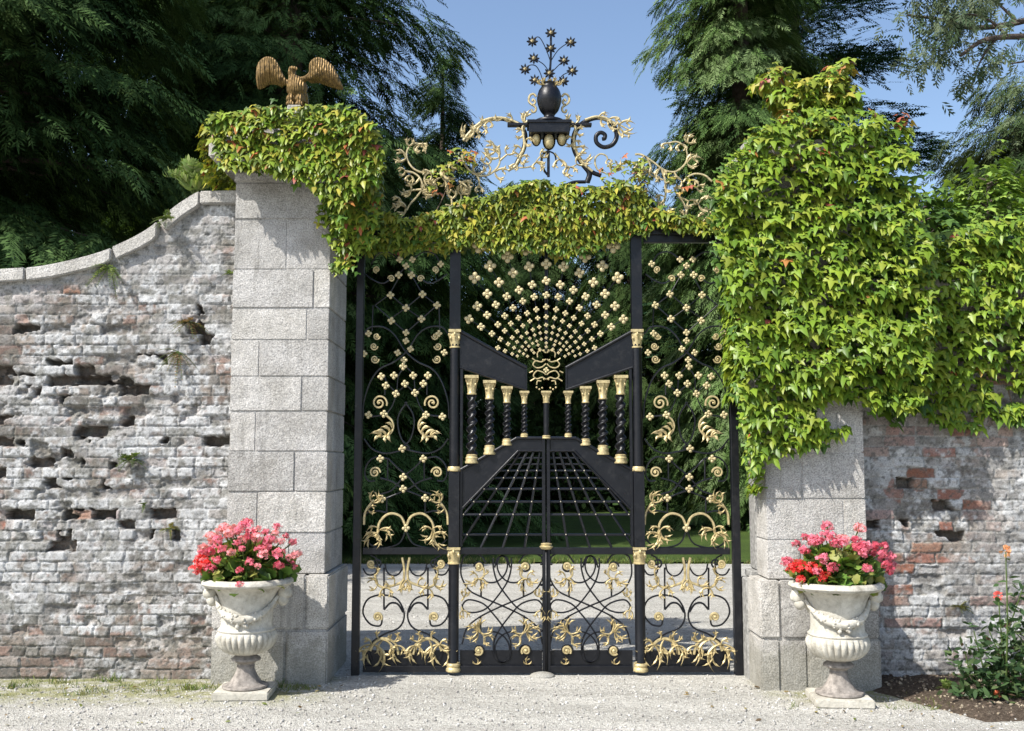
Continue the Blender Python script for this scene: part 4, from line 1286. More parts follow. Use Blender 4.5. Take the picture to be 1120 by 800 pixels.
gscroll([[(420,372),(442,440),(446,530),(425,595),(360,635),(300,618),(268,560),(285,520)], [(438,590),(415,640),(408,685)]],
        [((285,520),-60,2,40,8,3.6), ((290,570),-40,3,34,10,4), ((360,630),-60,2,40,11,4), ((440,470),20,2,40,10,4), ((410,670),95,2,30,8,3.8), ((440,545),150,2,30,9,3.6)], conv=Z3)
gscroll([[(735,450),(690,412),(630,402),(580,425),(555,455)], [(590,430),(600,465),(640,490)], [(500,395),(520,425),(540,440)]],
        [((640,485),20,2,30,8,3.4), ((600,440),60,2,30,9,4), ((545,440),150,2,40,10,4)], conv=Z3)
gscroll([[(520,530),(560,590),(576,645),(550,700),(490,722)], [(575,640),(600,600),(650,590)], [(600,700),(650,722),(720,690)], [(530,545),(590,575)]],
        [((650,592),0,2,24,13,5), ((590,570),40,2,40,9,4), ((545,690),-120,2,30,10,4), ((650,700),-40,2,40,9,4), ((720,690),-50,2,30,8,4), ((445,700),-100,2,24,14,5), ((520,530),-70,2,40,9,4)], conv=Z3)
# leaves that clothe the black arms
for pts in ([(255,395),(275,370),(300,345),(330,327),(370,321),(405,327),(438,342)], [(462,332),(447,352),(450,382),(452,415),(437,450),(422,478),(400,492)],
            [(602,332),(617,352),(612,382),(614,410),(624,438),(644,470),(672,494)], [(648,328),(682,318),(715,322),(745,342)]):
    g = MB(); rod(g, [Z7(p) for p in pts], 1.5, False, -0.018, n=8, sides=8); g.build('gilded_edging', M['palegold'], ot, smooth=60)
gscroll([[(690,322),(740,335),(790,360)]], [((720,328),25,2,20,14,4.4), ((755,345),25,3,22,15,4.4), ((700,324),50,2,30,10,4), ((690,324),-20,1,30,8,3.4)], conv=Z7, r=1.2)
gscroll([[(470,330),(455,345),(452,380)]], [((455,340),-60,3,34,11,4.4), ((452,370),170,2,40,9,3.8), ((455,395),20,2,40,8,3.8), ((445,425),170,2,40,9,3.8), ((440,450),30,2,40,8,3.8), ((425,470),120,2,40,8,3.8)], conv=Z7, r=1.1)
gscroll([[(600,330),(618,345),(622,370)]], [((610,345),-110,3,34,11,4.4), ((617,365),10,2,40,9,3.8), ((612,395),170,2,40,9,3.8), ((618,420),20,2,40,10,3.8), ((628,455),-10,3,30,13,4.2), ((610,400),30,2,40,8,3.8)], conv=Z7, r=1.1)
gscroll([[(415,480),(450,482),(480,475),(500,450),(515,440)], [(550,435),(575,465),(600,480),(625,470)]],
        [((490,465),60,3,34,10,4), ((505,447),-40,2,30,8,3.6), ((565,455),90,2,40,10,4), ((600,480),80,3,34,11,4), ((450,482),-60,1,30,8,3.6), ((620,470),-40,2,34,8,3.6)], conv=Z7, r=1.0)
gscroll([[(680,470),(682,450),(698,438),(716,444),(722,458)], [(680,470),(690,490),(715,500)]], [((722,455),70,2,40,6,3.4), ((735,490),-60,3,30,10,4)], conv=Z7, r=1.1)

# =================================================================== EAGLE
def eagle():
    Y0 = 0.06
    Z8 = lambda p: (220 + p[0]/5, 50 + p[1]/5)
    b0 = P(*Z8((520, 352)), Y0)
    t = thing('eagle_statue', 'tarnished gilt eagle with raised wings on the pillar top', 'statue', tuple(b0))
    e = lambda mb, p, r, y=0.0, s=10, k=8: mb.ball(P(*Z8(p), Y0) + [0, y, 0], np.array(r)/5*PXM*1.0, s, k)
    m = MB()
    e(m, (524,235), (62,55,62)); e(m, (516,205), (46,48,44)); e(m, (535,275), (50,55,45), 0.03); e(m, (500,178), (25,26,38)); e(m, (497,150), (24,28,30))
    e(m, (500,134), (22,26,20), -0.01)
    # hooked beak
    m.tube([P(*Z8(p), Y0) + [0, y, 0] for p, y in (((506,130),-0.015), ((522,131),-0.03), ((529,138),-0.037), ((528,148),-0.038))], np.array([15, 11, 7, 2])/5*PXM, 8)
    e(m, (492,300), (26,34,30), -0.02); e(m, (543,300), (26,34,30), -0.02)
    # tail behind the legs
    m.prism([tuple(P(*Z8(p), Y0)[[0, 2]]) for p in ((500,270),(575,270),(580,330),(560,352),(510,352))], Y0+0.05, Y0+0.09)
    for s in (495, 545):
        for k in (-1, 0, 1):
            m.tube([P(*Z8((s, 318)), Y0) + [0, -0.03, 0], P(*Z8((s + k*14, 330)), Y0) + [0, -0.07, 0], P(*Z8((s + k*18, 344)), Y0) + [0, -0.075, 0]], np.array([12, 9, 5])/5*PXM, 6)
        m.tube([P(*Z8((s, 290)), Y0), P(*Z8((s, 322)), Y0) + [0, -0.03, 0]], np.array([20, 13])/5*PXM, 8)
    # wings: thick arm along the leading edge, fan of overlapping feathers
    for arm, tips in (([(470,215),(450,190),(430,140),(405,100),(370,88),(335,100),(318,118)],
                       [(312,240),(325,242),(345,232),(365,222),(385,214),(405,216),(425,222),(445,232)]),
                      ([(545,195),(580,190),(608,165),(612,120),(640,92),(680,95),(715,118)],
                       [(778,244),(755,244),(732,238),(708,230),(684,222),(660,212),(632,206),(606,208)])):
        A = spline([Z8(p) for p in arm], 6)
        n = len(A); yy = -0.02 - 0.05*np.sin(np.linspace(0, math.pi, n))
        pts = np.array([P(x, y, Y0) + [0, d, 0] for (x, y), d in zip(A, yy)])
        m.tube(pts, np.interp(np.linspace(0, 1, n), [0, .3, .7, 1], np.array([20, 13, 12, 6])/5*PXM), 8)
        tips = [tuple(q) for q in spline(tips, 2)]
        for j, tp in enumerate(tips):
            u = 1 - j/(len(tips)-1)*0.80
            i = int(round(u*(n-1)))
            p0 = pts[i]; p1 = P(*Z8(tp), Y0) + [0, 0.0, 0]
            mid = (p0 + p1)/2 + [0, -0.02 - 0.012*(j % 2), 0]
            L = spline([p0, mid, p1], 6)
            w = np.interp(np.linspace(0, 1, len(L)), [0, .5, .85, 1], [13, 13, 10, 4])/5*PXM
            m.tube(L, w*0.9, 6)
    o = m.build('statue_body_draft', M['oldgold'], None)
    md = o.modifiers.new('r', 'REMESH'); md.mode = 'VOXEL'; md.voxel_size = 0.0065; md.use_smooth_shade = True
    sm = o.modifiers.new('s', 'SMOOTH'); sm.iterations = 3; sm.factor = 0.5
    dg = bpy.context.evaluated_depsgraph_get()
    me = bpy.data.meshes.new_from_object(o.evaluated_get(dg)); me.name = 'bird_body'
    V = np.empty(len(me.vertices)*3, np.float32); me.vertices.foreach_get('co', V)
    V = V.reshape(-1, 3) - b0.astype(np.float32); me.vertices.foreach_set('co', V.ravel())
    me.polygons.foreach_set('use_smooth', [True]*len(me.polygons)); me.update()
    old = o.data; bpy.data.objects.remove(o); bpy.data.meshes.remove(old)
    if not me.materials: me.materials.append(M['oldgold'])
    link('bird_body', me, t)
    m = MB()
    a, b = P(*Z8((482, 372)), Y0), P(*Z8((558, 344)), Y0)
    m.box((a[0], Y0-0.09, a[2]-0.06), (b[0], Y0+0.09, b[2])); m.build('pedestal', M['granite'], t, bevel=0.008)
eagle()

# =================================================================== CLIMBING VINE (three-lobed leaves hanging like shingles)
IV = [(0,0,0.0),(0.14,0.34,0.02),(-0.06,0.50,-0.06),(0.34,0.56,-0.10),(0.40,0.24,0.02),(1.0,0.0,-0.16),(0.40,-0.24,0.02),(0.34,-0.56,-0.10),(-0.06,-0.50,-0.06),(0.14,-0.34,0.02),(0.36,0,0.08)]
IV = [(x, y*0.92, z) for x, y, z in IV]
IVF = [(10,0,1),(10,1,2),(10,2,3),(10,3,4),(10,4,5),(10,5,6),(10,6,7),(10,7,8),(10,8,9),(10,9,0)]
YG = np.array([(0.27,0.37,0.035),(0.22,0.34,0.03),(0.32,0.39,0.05),(0.18,0.30,0.03),(0.25,0.37,0.04),(0.12,0.22,0.025)])*0.78
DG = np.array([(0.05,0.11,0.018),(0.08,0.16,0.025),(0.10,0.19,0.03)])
OL = np.array([(0.28,0.30,0.035),(0.20,0.25,0.03),(0.36,0.33,0.05),(0.13,0.18,0.025),(0.23,0.29,0.035),(0.08,0.12,0.02)])*1.0
OR = np.array([(0.45,0.20,0.06),(0.40,0.13,0.05),(0.42,0.28,0.06),(0.36,0.10,0.07)])
def leaves(pos, out, size, pal, seed, redp=0.0, droop=1.0):
    r = np.random.RandomState(seed); n = len(pos)
    out = norm(np.asarray(out, float))
    down = np.array([0, 0, -1.0])
    side = norm(np.cross(out, down) + 1e-6)
    x = down*0.78*droop + out*0.70 + side*(r.randn(n, 1)*0.32) + r.randn(n, 3)*0.12
    nr = out*0.62 + np.array([0, 0, 0.80]) + r.randn(n, 3)*0.24
    c = pal[r.randint(0, len(pal), n)]*(0.8 + 0.4*r.rand(n, 1))
    k = r.rand(n) < redp
    c[k] = OR[r.randint(0, 4, k.sum())]*(0.7 + 0.5*r.rand(k.sum(), 1))
    return scatter(IV, IVF, pos, x, nr, size*(0.50 + 0.72*r.rand(n)), c)
def poly_pts(poly, n, seed, conv=None):
    r = np.random.RandomState(seed); a = np.array(poly, float)
    lo, hi = a.min(0), a.max(0); o = np.zeros((0, 2))
    while len(o) < n:
        q = lo + (hi-lo)*r.rand(n*2, 2)
        q = q[in_poly(q[:, 0], q[:, 1], poly)]
        o = np.vstack([o, q])
    return o[:n]
def plane_mass(poly, n, Yf, th, seed, size, pal, redp=0, holes=0.0, back=0.25):
    """leaves over a surface whose front is at depth Yf: lumpy skin of thickness th with a darker old layer beneath"""
    r = np.random.RandomState(seed)
    q = poly_pts(poly, n, seed)
    lump = fbm(q[:, 0]/26.0, q[:, 1]/20.0, seed, 3)
    keep = fbm(q[:, 0]/16.0 + 9, q[:, 1]/14.0, seed+5, 3) > holes
    q, lump = q[keep], lump[keep]
    d = th*(0.25 + 1.1*lump)*(0.55 + 0.45*r.rand(len(q))**0.5)
    d = d*(0.22 + 0.78*np.clip((np.max(np.array(poly)[:, 1]) - q[:, 1])/110.0, 0, 1))
    pos = np.array([P(x, y, Yf) for x, y in q]); pos[:, 1] -= d
    out = np.tile([0, -1.0, 0], (len(q), 1)) + r.randn(len(q), 3)*[0.32, 0.1, 0.12]
    a = leaves(pos, out, size, pal, seed+1, redp)
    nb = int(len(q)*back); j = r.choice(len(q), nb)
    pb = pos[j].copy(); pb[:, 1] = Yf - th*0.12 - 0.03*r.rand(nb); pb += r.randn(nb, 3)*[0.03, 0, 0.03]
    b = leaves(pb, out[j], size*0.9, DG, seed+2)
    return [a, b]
def vol_mass(c, rad, n, seed, size, pal, redp=0.0):
    r = np.random.RandomState(seed)
    d = norm(r.randn(n, 3)); rr = (0.55 + 0.45*r.rand(n, 1)**0.5)*(0.75 + 0.5*r.rand(n, 1)**2)
    pos = np.array(c) + d*rr*np.array(rad)
    return leaves(pos, d*[1, 1, 0.6] + [0, -0.2, 0.1], size, pal, seed+1, redp)
def box_mass(x0, x1, y0, y1, z0, z1, n, face, th, seed, size, pal, redp=0):
    r = np.random.RandomState(seed)
    pos = np.stack([r.uniform(x0, x1, n), r.uniform(y0, y1, n), r.uniform(z0, z1, n)], 1)
    lump = fbm(pos[:, 0]*4 + pos[:, 1]*3, pos[:, 2]*5 + pos[:, 1]*4, seed, 3)
    f_ = np.array(face, float); pos += f_*(th*(0.2 + lump))[:, None]
    return leaves(pos, np.tile(f_, (n, 1)) + r.randn(n, 3)*0.25, size, pal, seed+1, redp)

def vine_stems(parent, lines):
    m = MB()
    for pts, r0 in lines:
        c = spline(pts, 6); m.tube(c, np.linspace(r0, r0*0.4, len(c)), 6)
    m.build('vine_stem', M['stem'], parent, smooth=60)

# -- cap of vine on the eagle pillar
capv = [(230,140),(238,128),(262,124),(285,119),(318,122),(345,118),(372,117),(392,126),(410,140),(418,160),(420,185),(412,200),(395,206),(380,225),(372,250),(368,240),(362,222),(352,214),(340,203),(320,197),(300,190),(262,188),(246,184),(238,160)]
t = thing('climbing_vine', 'golden green vine capping the pillar beneath the eagle', 'vine', tuple(P(320, 200, -0.35)), 'climbing vine leaves over the gateway')
X0, X1 = -2.13, -1.39; zt = zl[-1]
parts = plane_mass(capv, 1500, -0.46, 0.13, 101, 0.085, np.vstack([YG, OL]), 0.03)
parts += [box_mass(X0-0.17, X1+0.2, -0.42, 0.62, zt+0.40, zt+0.42, 900, (0, 0, 1), 0.10, 103, 0.08, np.vstack([YG, OL]), 0.05),
          box_mass(X1+0.17, X1+0.2, -0.42, 0.6, zt-0.25, zt+0.42, 420, (1, 0, 0), 0.10, 104, 0.085, OL, 0.03),
          box_mass(X0-0.2, X0-0.17, -0.42, 0.6, zt+0.02, zt+0.42, 260, (-1, 0, 0), 0.05, 105, 0.08, OL, 0.05)]
hang = [(372,205),(395,200),(412,195),(418,230),(412,262),(395,280),(378,296),(364,300),(366,268),(352,248),(340,236),(352,226)]
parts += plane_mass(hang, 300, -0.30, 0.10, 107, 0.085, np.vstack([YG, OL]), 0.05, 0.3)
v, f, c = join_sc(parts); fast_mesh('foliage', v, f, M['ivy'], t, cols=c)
vine_stems(t, [([P(372,300,-0.30), P(376,262,-0.31), P(384,230,-0.33), P(392,205,-0.34)], 0.012), ([P(345,232,-0.29), P(362,250,-0.29), P(372,275,-0.29)], 0.006),
               ([P(250,186,-0.46), P(244,160,-0.47), P(250,135,-0.47)], 0.008)])

# -- vine along the lintel
lint = [(372,210),(400,224),(430,234),(455,238),(480,230),(505,220),(530,214),(560,206),(590,199),(610,201),(640,208),(665,204),(685,198),(700,210),(720,228),(745,236),(770,238),(800,238),(800,256),(770,256),(745,252),(715,252),(690,256),(668,264),(640,272),(615,277),(590,272),(565,270),(540,272),(515,266),(490,272),(455,270),(425,272),(395,276),(372,262)]
t = thing('climbing_vine', 'olive green vine with some red leaves trailing along the gate lintel', 'vine', tuple(P(590, 262, 0)), 'climbing vine leaves over the gateway')
parts = plane_mass(lint, 2500, -0.03, 0.16, 121, 0.082, OL, 0.03, 0.27)
r = np.random.RandomState(5)
qb = poly_pts([(x, max(y, 222)) for x, y in lint], 1500, 122); pb = np.array([P(x, y, 0.05) for x, y in qb]); pb[:, 1] += r.rand(1500)*0.18
parts.append(leaves(pb, np.tile([0, 0.8, 0.4], (1500, 1)), 0.08, OL, 123, 0.04))
for (poly, n, s_) in (([(484,172),(500,160),(520,166),(524,184),(505,192),(490,188)], 42, 1), ([(470,186),(486,178),(495,200),(478,215),(468,204)], 22, 2),
                      ([(690,178),(702,170),(712,190),(705,215),(690,205)], 34, 3), ([(728,190),(752,185),(760,205),(740,214)], 14, 4), ([(655,185),(685,172),(700,186),(690,205),(660,202)], 50, 5)):
    qs = poly_pts(poly, n, 130+s_); pp = np.array([P(x, y, -0.05) for x, y in qs]); pp[:, 1] += r.randn(n)*0.05
    parts.append(leaves(pp, np.tile([0, -1, 0.1], (n, 1)) + r.randn(n, 3)*0.4, 0.07, OL, 140+s_, 0.18))
v, f, c = join_sc(parts); fast_mesh('foliage', v, f, M['ivy'], t, cols=c)
vine_stems(t, [([P(385,255,-0.06), P(450,246,-0.05), P(540,238,-0.06), P(640,240,-0.06), P(740,246,-0.05), P(805,240,-0.06)], 0.013),
               ([P(470,246,-0.05), P(485,215,-0.03), P(500,180,-0.02)], 0.006), ([P(690,246,-0.05), P(700,215,-0.03), P(698,180,-0.02)], 0.006)])

# -- great mass on the other pillar
pilv = [(780,204),(790,182),(804,164),(828,148),(858,130),(900,124),(950,128),(985,142),(992,165),(990,200),(1000,240),(1010,300),(1010,400),(1000,440),(985,448),(950,444),(930,436),(905,436),(884,448),(880,456),(922,462),(924,476),(880,488),(850,493),(832,512),(816,506),(812,470),(806,420),(800,380),(792,330),(785,280),(778,235)]
t = thing('climbing_vine', 'bright green vine burying the pillar, with a tuft rising on top', 'vine', tuple(P(890, 400, -0.6)), 'climbing vine leaves over the gateway')
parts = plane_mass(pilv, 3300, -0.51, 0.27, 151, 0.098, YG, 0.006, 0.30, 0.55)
zt = zr[-1]
parts += [box_mass(1.72, 1.78, -0.6, 0.0, 2.1, zt+0.10, 800, (-1, 0, 0), 0.09, 153, 0.09, YG, 0.01),
          box_mass(1.80, 1.84, -0.55, -0.2, 1.4, 2.1, 140, (-1, 0, 0), 0.03, 154, 0.085, YG, 0.01),
          box_mass(1.80, 2.70, -0.66, 0.05, zt+0.26, zt+0.28, 540, (0, 0, 1), 0.09, 155, 0.10, np.vstack([YG, OL]), 0.05),
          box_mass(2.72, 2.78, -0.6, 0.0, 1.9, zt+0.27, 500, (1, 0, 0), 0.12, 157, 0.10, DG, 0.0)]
for i, (x, y, rx, rz, n) in enumerate(((905,94,0.17,0.11,170),(878,101,0.14,0.10,110),(856,106,0.12,0.07,60),(843,84,0.11,0.06,50),(862,82,0.07,0.035,16),(917,79,0.10,0.06,50),(829,92,0.05,0.035,12),(922,108,0.12,0.10,100),(890,120,0.26,0.08,150))):
    parts.append(vol_mass(P(x, y, -0.25), (rx, 0.22, rz), n, 160+i, 0.095, np.vstack([YG[:5], OL[:3]]), 0.02 if y > 90 else 0.06))
for i, (x, y) in enumerate(((985,128),(988,132),(860,126),(900,165),(870,170),(845,175))):
    parts.append(vol_mass(P(x, y, -0.68), (0.05, 0.04, 0.04), 5, 180+i, 0.07, OR))
v, f, c = join_sc(parts); fast_mesh('foliage', v, f, M['ivy'], t, cols=c)
vine_stems(t, [([P(822,510,-0.52), P(830,440,-0.54), P(850,330,-0.55), P(870,200,-0.57), P(880,130,-0.5)], 0.02), ([P(880,135,-0.3), P(868,110,-0.28), P(848,80,-0.26)], 0.012),
               ([P(885,135,-0.3), P(900,108,-0.28), P(915,76,-0.26)], 0.012), ([P(845,420,-0.52), P(880,360,-0.52), P(930,350,-0.52)], 0.012), ([P(850,340,-0.54), P(920,300,-0.54), P(985,260,-0.52)], 0.012)])

# -- vine hanging over the brick wall
wv = [(985,300),(1000,262),(1025,258),(1050,250),(1080,245),(1110,240),(1150,236),(1320,240),(1320,470),(1180,475),(1120,462),(1085,458),(1066,470),(1040,466),(1015,455),(990,452),(975,448),(960,452),(950,440),(960,380)]
t = thing('climbing_vine', 'bright green vine hanging over the top of the brick wall', 'vine', tuple(P(1050, 400, -0.4)), 'climbing vine leaves over the gateway')
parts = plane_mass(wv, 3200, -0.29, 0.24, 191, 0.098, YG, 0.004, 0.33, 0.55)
parts.append(box_mass(2.7, 6.0, -0.45, 0.35, 3.02, 3.08, 1500, (0, 0, 1), 0.25, 193, 0.10, YG, 0.0))
v, f, c = join_sc(parts); fast_mesh('foliage', v, f, M['ivy'], t, cols=c)
vine_stems(t, [([P(985,330,-0.36), P(1040,360,-0.36), P(1090,400,-0.36), P(1110,450,-0.35)], 0.012), ([P(990,280,-0.36), P(1060,290,-0.36), P(1140,320,-0.36)], 0.012),
               ([P(985,420,-0.33), P(970,380,-0.34), P(985,330,-0.36)], 0.010)])
# =================================================================== SMALL PLANTS
def sprig_leaf(): # simple pointed leaflet along x
    v = [(0,0,0),(0.35,0.20,0.03),(0.7,0.15,0.0),(1,0,-0.06),(0.7,-0.15,0.0),(0.35,-0.20,0.03)]
    return v, [(0,1,5),(1,2,4),(1,4,5),(2,3,4)]
LV, LF = sprig_leaf()
def frondplant(name, label, cat, base, n, L, up, pal, seed, leafsz=0.16, stemr=0.003, face=(0, -0.5, 0)):
    """weed or fern: arching stems set with pairs of leaflets"""
    t = thing(name, label, cat, tuple(base)); r = np.random.RandomState(seed)
    m = MB(); pos, ax, nr, sc = [], [], [], []
    for i in range(n):
        d = r.randn(3)*[0.7, 0.45, 0.35] + [0, 0, up] + np.array(face)
        d /= np.linalg.norm(d); l = L*r.uniform(0.5, 1.0)
        side = np.cross(d, [0, 0, 1.0]); side /= max(np.linalg.norm(side), 1e-6)
        s = np.linspace(0, 1, 12)[:, None]
        p = np.array(base) + d*l*s + np.array([0, 0, -0.45*l])*s*s
        m.tube(p, np.linspace(stemr, stemr*0.4, 12), 4)
        for k in range(2, 12):
            for q in (-1, 1):
                pos.append(p[k]); a = d*0.6 + side*q + r.randn(3)*0.15; ax.append(a)
                nr.append(np.cross(d, side)*1.0 + r.randn(3)*0.25); sc.append(leafsz*l*(1 - 0.75*(k/12)**1.5)*r.uniform(.8, 1.2))
        pos.append(p[-1]); ax.append(d); nr.append(np.cross(d, side)); sc.append(leafsz*l*0.5)
    pal = np.array(pal); k = len(pos)
    c = pal[r.randint(0, len(pal), k)]*(0.75 + 0.5*r.rand(k, 1))
    v, f, cc = scatter(LV, LF, np.array(pos), np.array(ax), np.array(nr), np.array(sc), c)
    m.build('stems', M['greenstem'], t); fast_mesh('leaves', v, f, M['leaf'], t, cols=cc)
    return t
G1 = [(0.20,0.28,0.07),(0.14,0.22,0.05),(0.28,0.34,0.12)]
G2 = [(0.08,0.14,0.03),(0.12,0.18,0.05),(0.17,0.20,0.08)]
BR = [(0.20,0.12,0.06),(0.28,0.16,0.08),(0.14,0.09,0.05),(0.30,0.22,0.12)]
frondplant('wall_fern', 'pale green fern rooted behind the wall coping, beside the pillar', 'fern', P(212, 214, 0.12), 30, 0.52, 1.9, G1, 1, 0.30, 0.004, (0.05, -0.1, 0))
frondplant('wall_weed', 'small leafy green weed growing from a hole low in the brick wall', 'weed', P(142, 503, YL-0.02), 16, 0.14, 0.5, G2, 2, 0.34)
frondplant('wall_weed', 'withered brown weed hanging from the square hole near the wall top', 'weed', P(207, 352, YL-0.01), 20, 0.18, -0.1, BR, 3, 0.22)
frondplant('wall_weed', 'sparse rusty weed on the bricks under the square hole', 'weed', P(195, 385, YL-0.02), 16, 0.20, -0.3, BR, 4, 0.15)
frondplant('wall_weed', 'tiny green weed beside the stone coping sweep, trailing down', 'weed', P(182, 240, YL-0.08), 12, 0.16, 0.1, G2, 5, 0.26)
frondplant('wall_weed', 'thin trailing green weed under the flat end of the coping', 'weed', P(120, 292, YL-0.05), 18, 0.20, 0.0, G1, 6, 0.20, face=(-0.2, -0.2, 0))
frondplant('wall_weed', 'little weed in a joint between brick wall and granite pillar', 'weed', P(252, 300, YL-0.05), 8, 0.10, 0.6, G1, 7, 0.3)
frondplant('wall_weed', 'yellowish weed on the brick wall, left of the pink geraniums', 'weed', P(186, 578, YL-0.02), 10, 0.09, 0.4, [(0.22,0.2,0.07),(0.3,0.25,0.1)], 8, 0.3)
frondplant('wall_weed', 'tiny weed at the brick wall above the pink geraniums', 'weed', P(158, 552, YL-0.02), 8, 0.07, 0.4, G2, 9, 0.3)
frondplant('wall_weed', 'dry weed clump on the patchy wall behind the rose bush', 'weed', P(1050, 664, YR-0.02), 12, 0.11, 0.4, [(0.14,0.14,0.05),(0.25,0.22,0.1)], 10, 0.3)
frondplant('seedling', 'young green seedling standing on the dark soil bed', 'seedling', ground_at(1036, 762) + [0, 0, 0.05], 7, 0.13, 1.4, G1, 11, 0.4)

# rose bush
def rose():
    b = ground_at(1100, 772) + [0, 0, 0.03]
    t = thing('rose_bush', 'rose bush with one peach bloom and a red bud on the soil bed', 'rose bush', tuple(b), None)
    r = np.random.RandomState(9); Yb = b[1]
    m = MB(); pos, out = [], []
    tips = [(1100,604),(1092,655),(1120,640),(1140,660),(1065,690),(1055,712),(1082,690),(1110,690),(1150,700),(1070,735),(1130,730),(1160,740),(1050,745),(1095,715)]
    for i, (x, y) in enumerate(tips):
        e = P(x, y, Yb + r.uniform(-0.18, 0.15)); s = b + [r.uniform(-.08, .08), r.uniform(-.06, .06), 0]
        c = spline([s, (s*0.45 + e*0.55) + r.randn(3)*0.04, e], 8)
        m.tube(c, np.linspace(0.008, 0.0035, len(c)), 5)
        dens = 42 if i > 1 else 9
        for k in range(dens*2):
            u = r.uniform(0.25, 1.0); p = c[int(u*(len(c)-1))] + r.randn(3)*[0.06, 0.06, 0.05]*(1 if i > 1 else 0.45)
            pos.append(p); out.append(r.randn(3)*[1, 0.7, 0.5] + [0, -0.4, 0.1])
    m.build('canes', M['greenstem'], t, smooth=60)
    n = len(pos); pal = np.array([(0.035,0.075,0.025),(0.06,0.11,0.04),(0.09,0.13,0.05),(0.10,0.06,0.04)])
    c = pal[r.choice(4, n, p=[.4, .35, .2, .05])]*(0.8 + 0.4*r.rand(n, 1))
    v, f, cc = scatter(LV, LF, np.array(pos), np.array(out), r.randn(n, 3)*0.6 + [0, -0.3, 0.8], 0.05 + 0.035*r.rand(n), c)
    fast_mesh('leaves', v, f, M['leaf'], t, cols=cc)
    for (x, y, s, col_, nm) in ((1100,603,0.030,(0.80,0.42,0.22),'rose_bloom'), (1092,652,0.024,(0.72,0.16,0.14),'rose_bud'), (1091,760,0.02,(0.7,0.2,0.1),'rose_bud')):
        p = P(x, y, Yb + (0.0 if y < 700 else -0.1)); k = 22
        d = norm(r.randn(k, 3) + [0, 0, 0.6]); 
        v, f, cc = scatter(petal5_v[:5], petal5_f[:3], p + d*s*0.35, d + r.randn(k, 3)*0.2, np.cross(d, r.randn(k, 3)), s*1.1, np.tile(col_, (k, 1))*(0.8 + 0.4*r.rand(k, 1)))
        fast_mesh(nm, v, f, M['petal'], t, cols=cc)
rose()

# fallen leaves and bits blown against the foot of the walls
r = np.random.RandomState(31); n = 150
px_ = np.where(r.rand(n) < 0.55, r.uniform(-4.3, -1.2, n), r.uniform(1.2, 3.4, n)); py_ = -0.45 - r.rand(n)**2*1.3
pos = np.stack([px_, py_, np.full(n, 0.012)], 1)
cl = np.array([(0.20,0.13,0.06),(0.28,0.20,0.08),(0.12,0.085,0.05),(0.30,0.25,0.10),(0.14,0.17,0.04)])[r.randint(0, 5, n)]
v, f, c = scatter(LV, LF, pos, r.randn(n, 3)*[1, 1, 0.15], r.randn(n, 3)*0.35 + [0, 0, 1], 0.022 + 0.035*r.rand(n), cl)
tag(fast_mesh('fallen_leaves', v, f, M['leaf'], cols=c), kind='stuff')

# =================================================================== TREES
def frond_template(k, spread, wid, droop, seed):
    r = np.random.RandomState(seed); V, Fq = [], []
    for i in range(k):
        u = (i+0.6)/k; s = 1 if i % 2 else -1
        x0 = u*0.85; l = spread*(1 - 0.55*u)*r.uniform(0.8, 1.2)
        a = np.array([x0, 0, -droop*x0*x0]); d = np.array([0.75, s*r.uniform(0.5, 0.9), -0.25*r.rand()]); d /= np.linalg.norm(d)
        w = np.cross(d, [0, 0, 1.0]); w /= np.linalg.norm(w)
        e = a + d*l + [0, 0, -droop*0.5*l]; mid = a + d*l*0.55
        n = len(V); V += [tuple(a), tuple(mid + w*wid), tuple(e), tuple(mid - w*wid)]
        Fq += [(n, n+1, n+2, n+3)]
    n = len(V); V += [(0.5,0,-droop*0.25),(0.8,wid,-droop*0.64),(1.05,0,-droop*1.1),(0.8,-wid,-droop*0.64)]; Fq.append((n, n+1, n+2, n+3))
    return np.array(V), np.array(Fq)
FR = [frond_template(14, 0.36, 0.030, 0.25, i) for i in range(3)]          # weeping cypress spray
FC = [frond_template(13, 0.24, 0.036, 0.05, 10+i) for i in range(3)]       # flat cedar spray
FB = [(np.array(LV)*[1, 1.35, 1], np.array([(0,1,5,5),(1,2,4,5),(2,3,4,4)]))]   # broad leaf
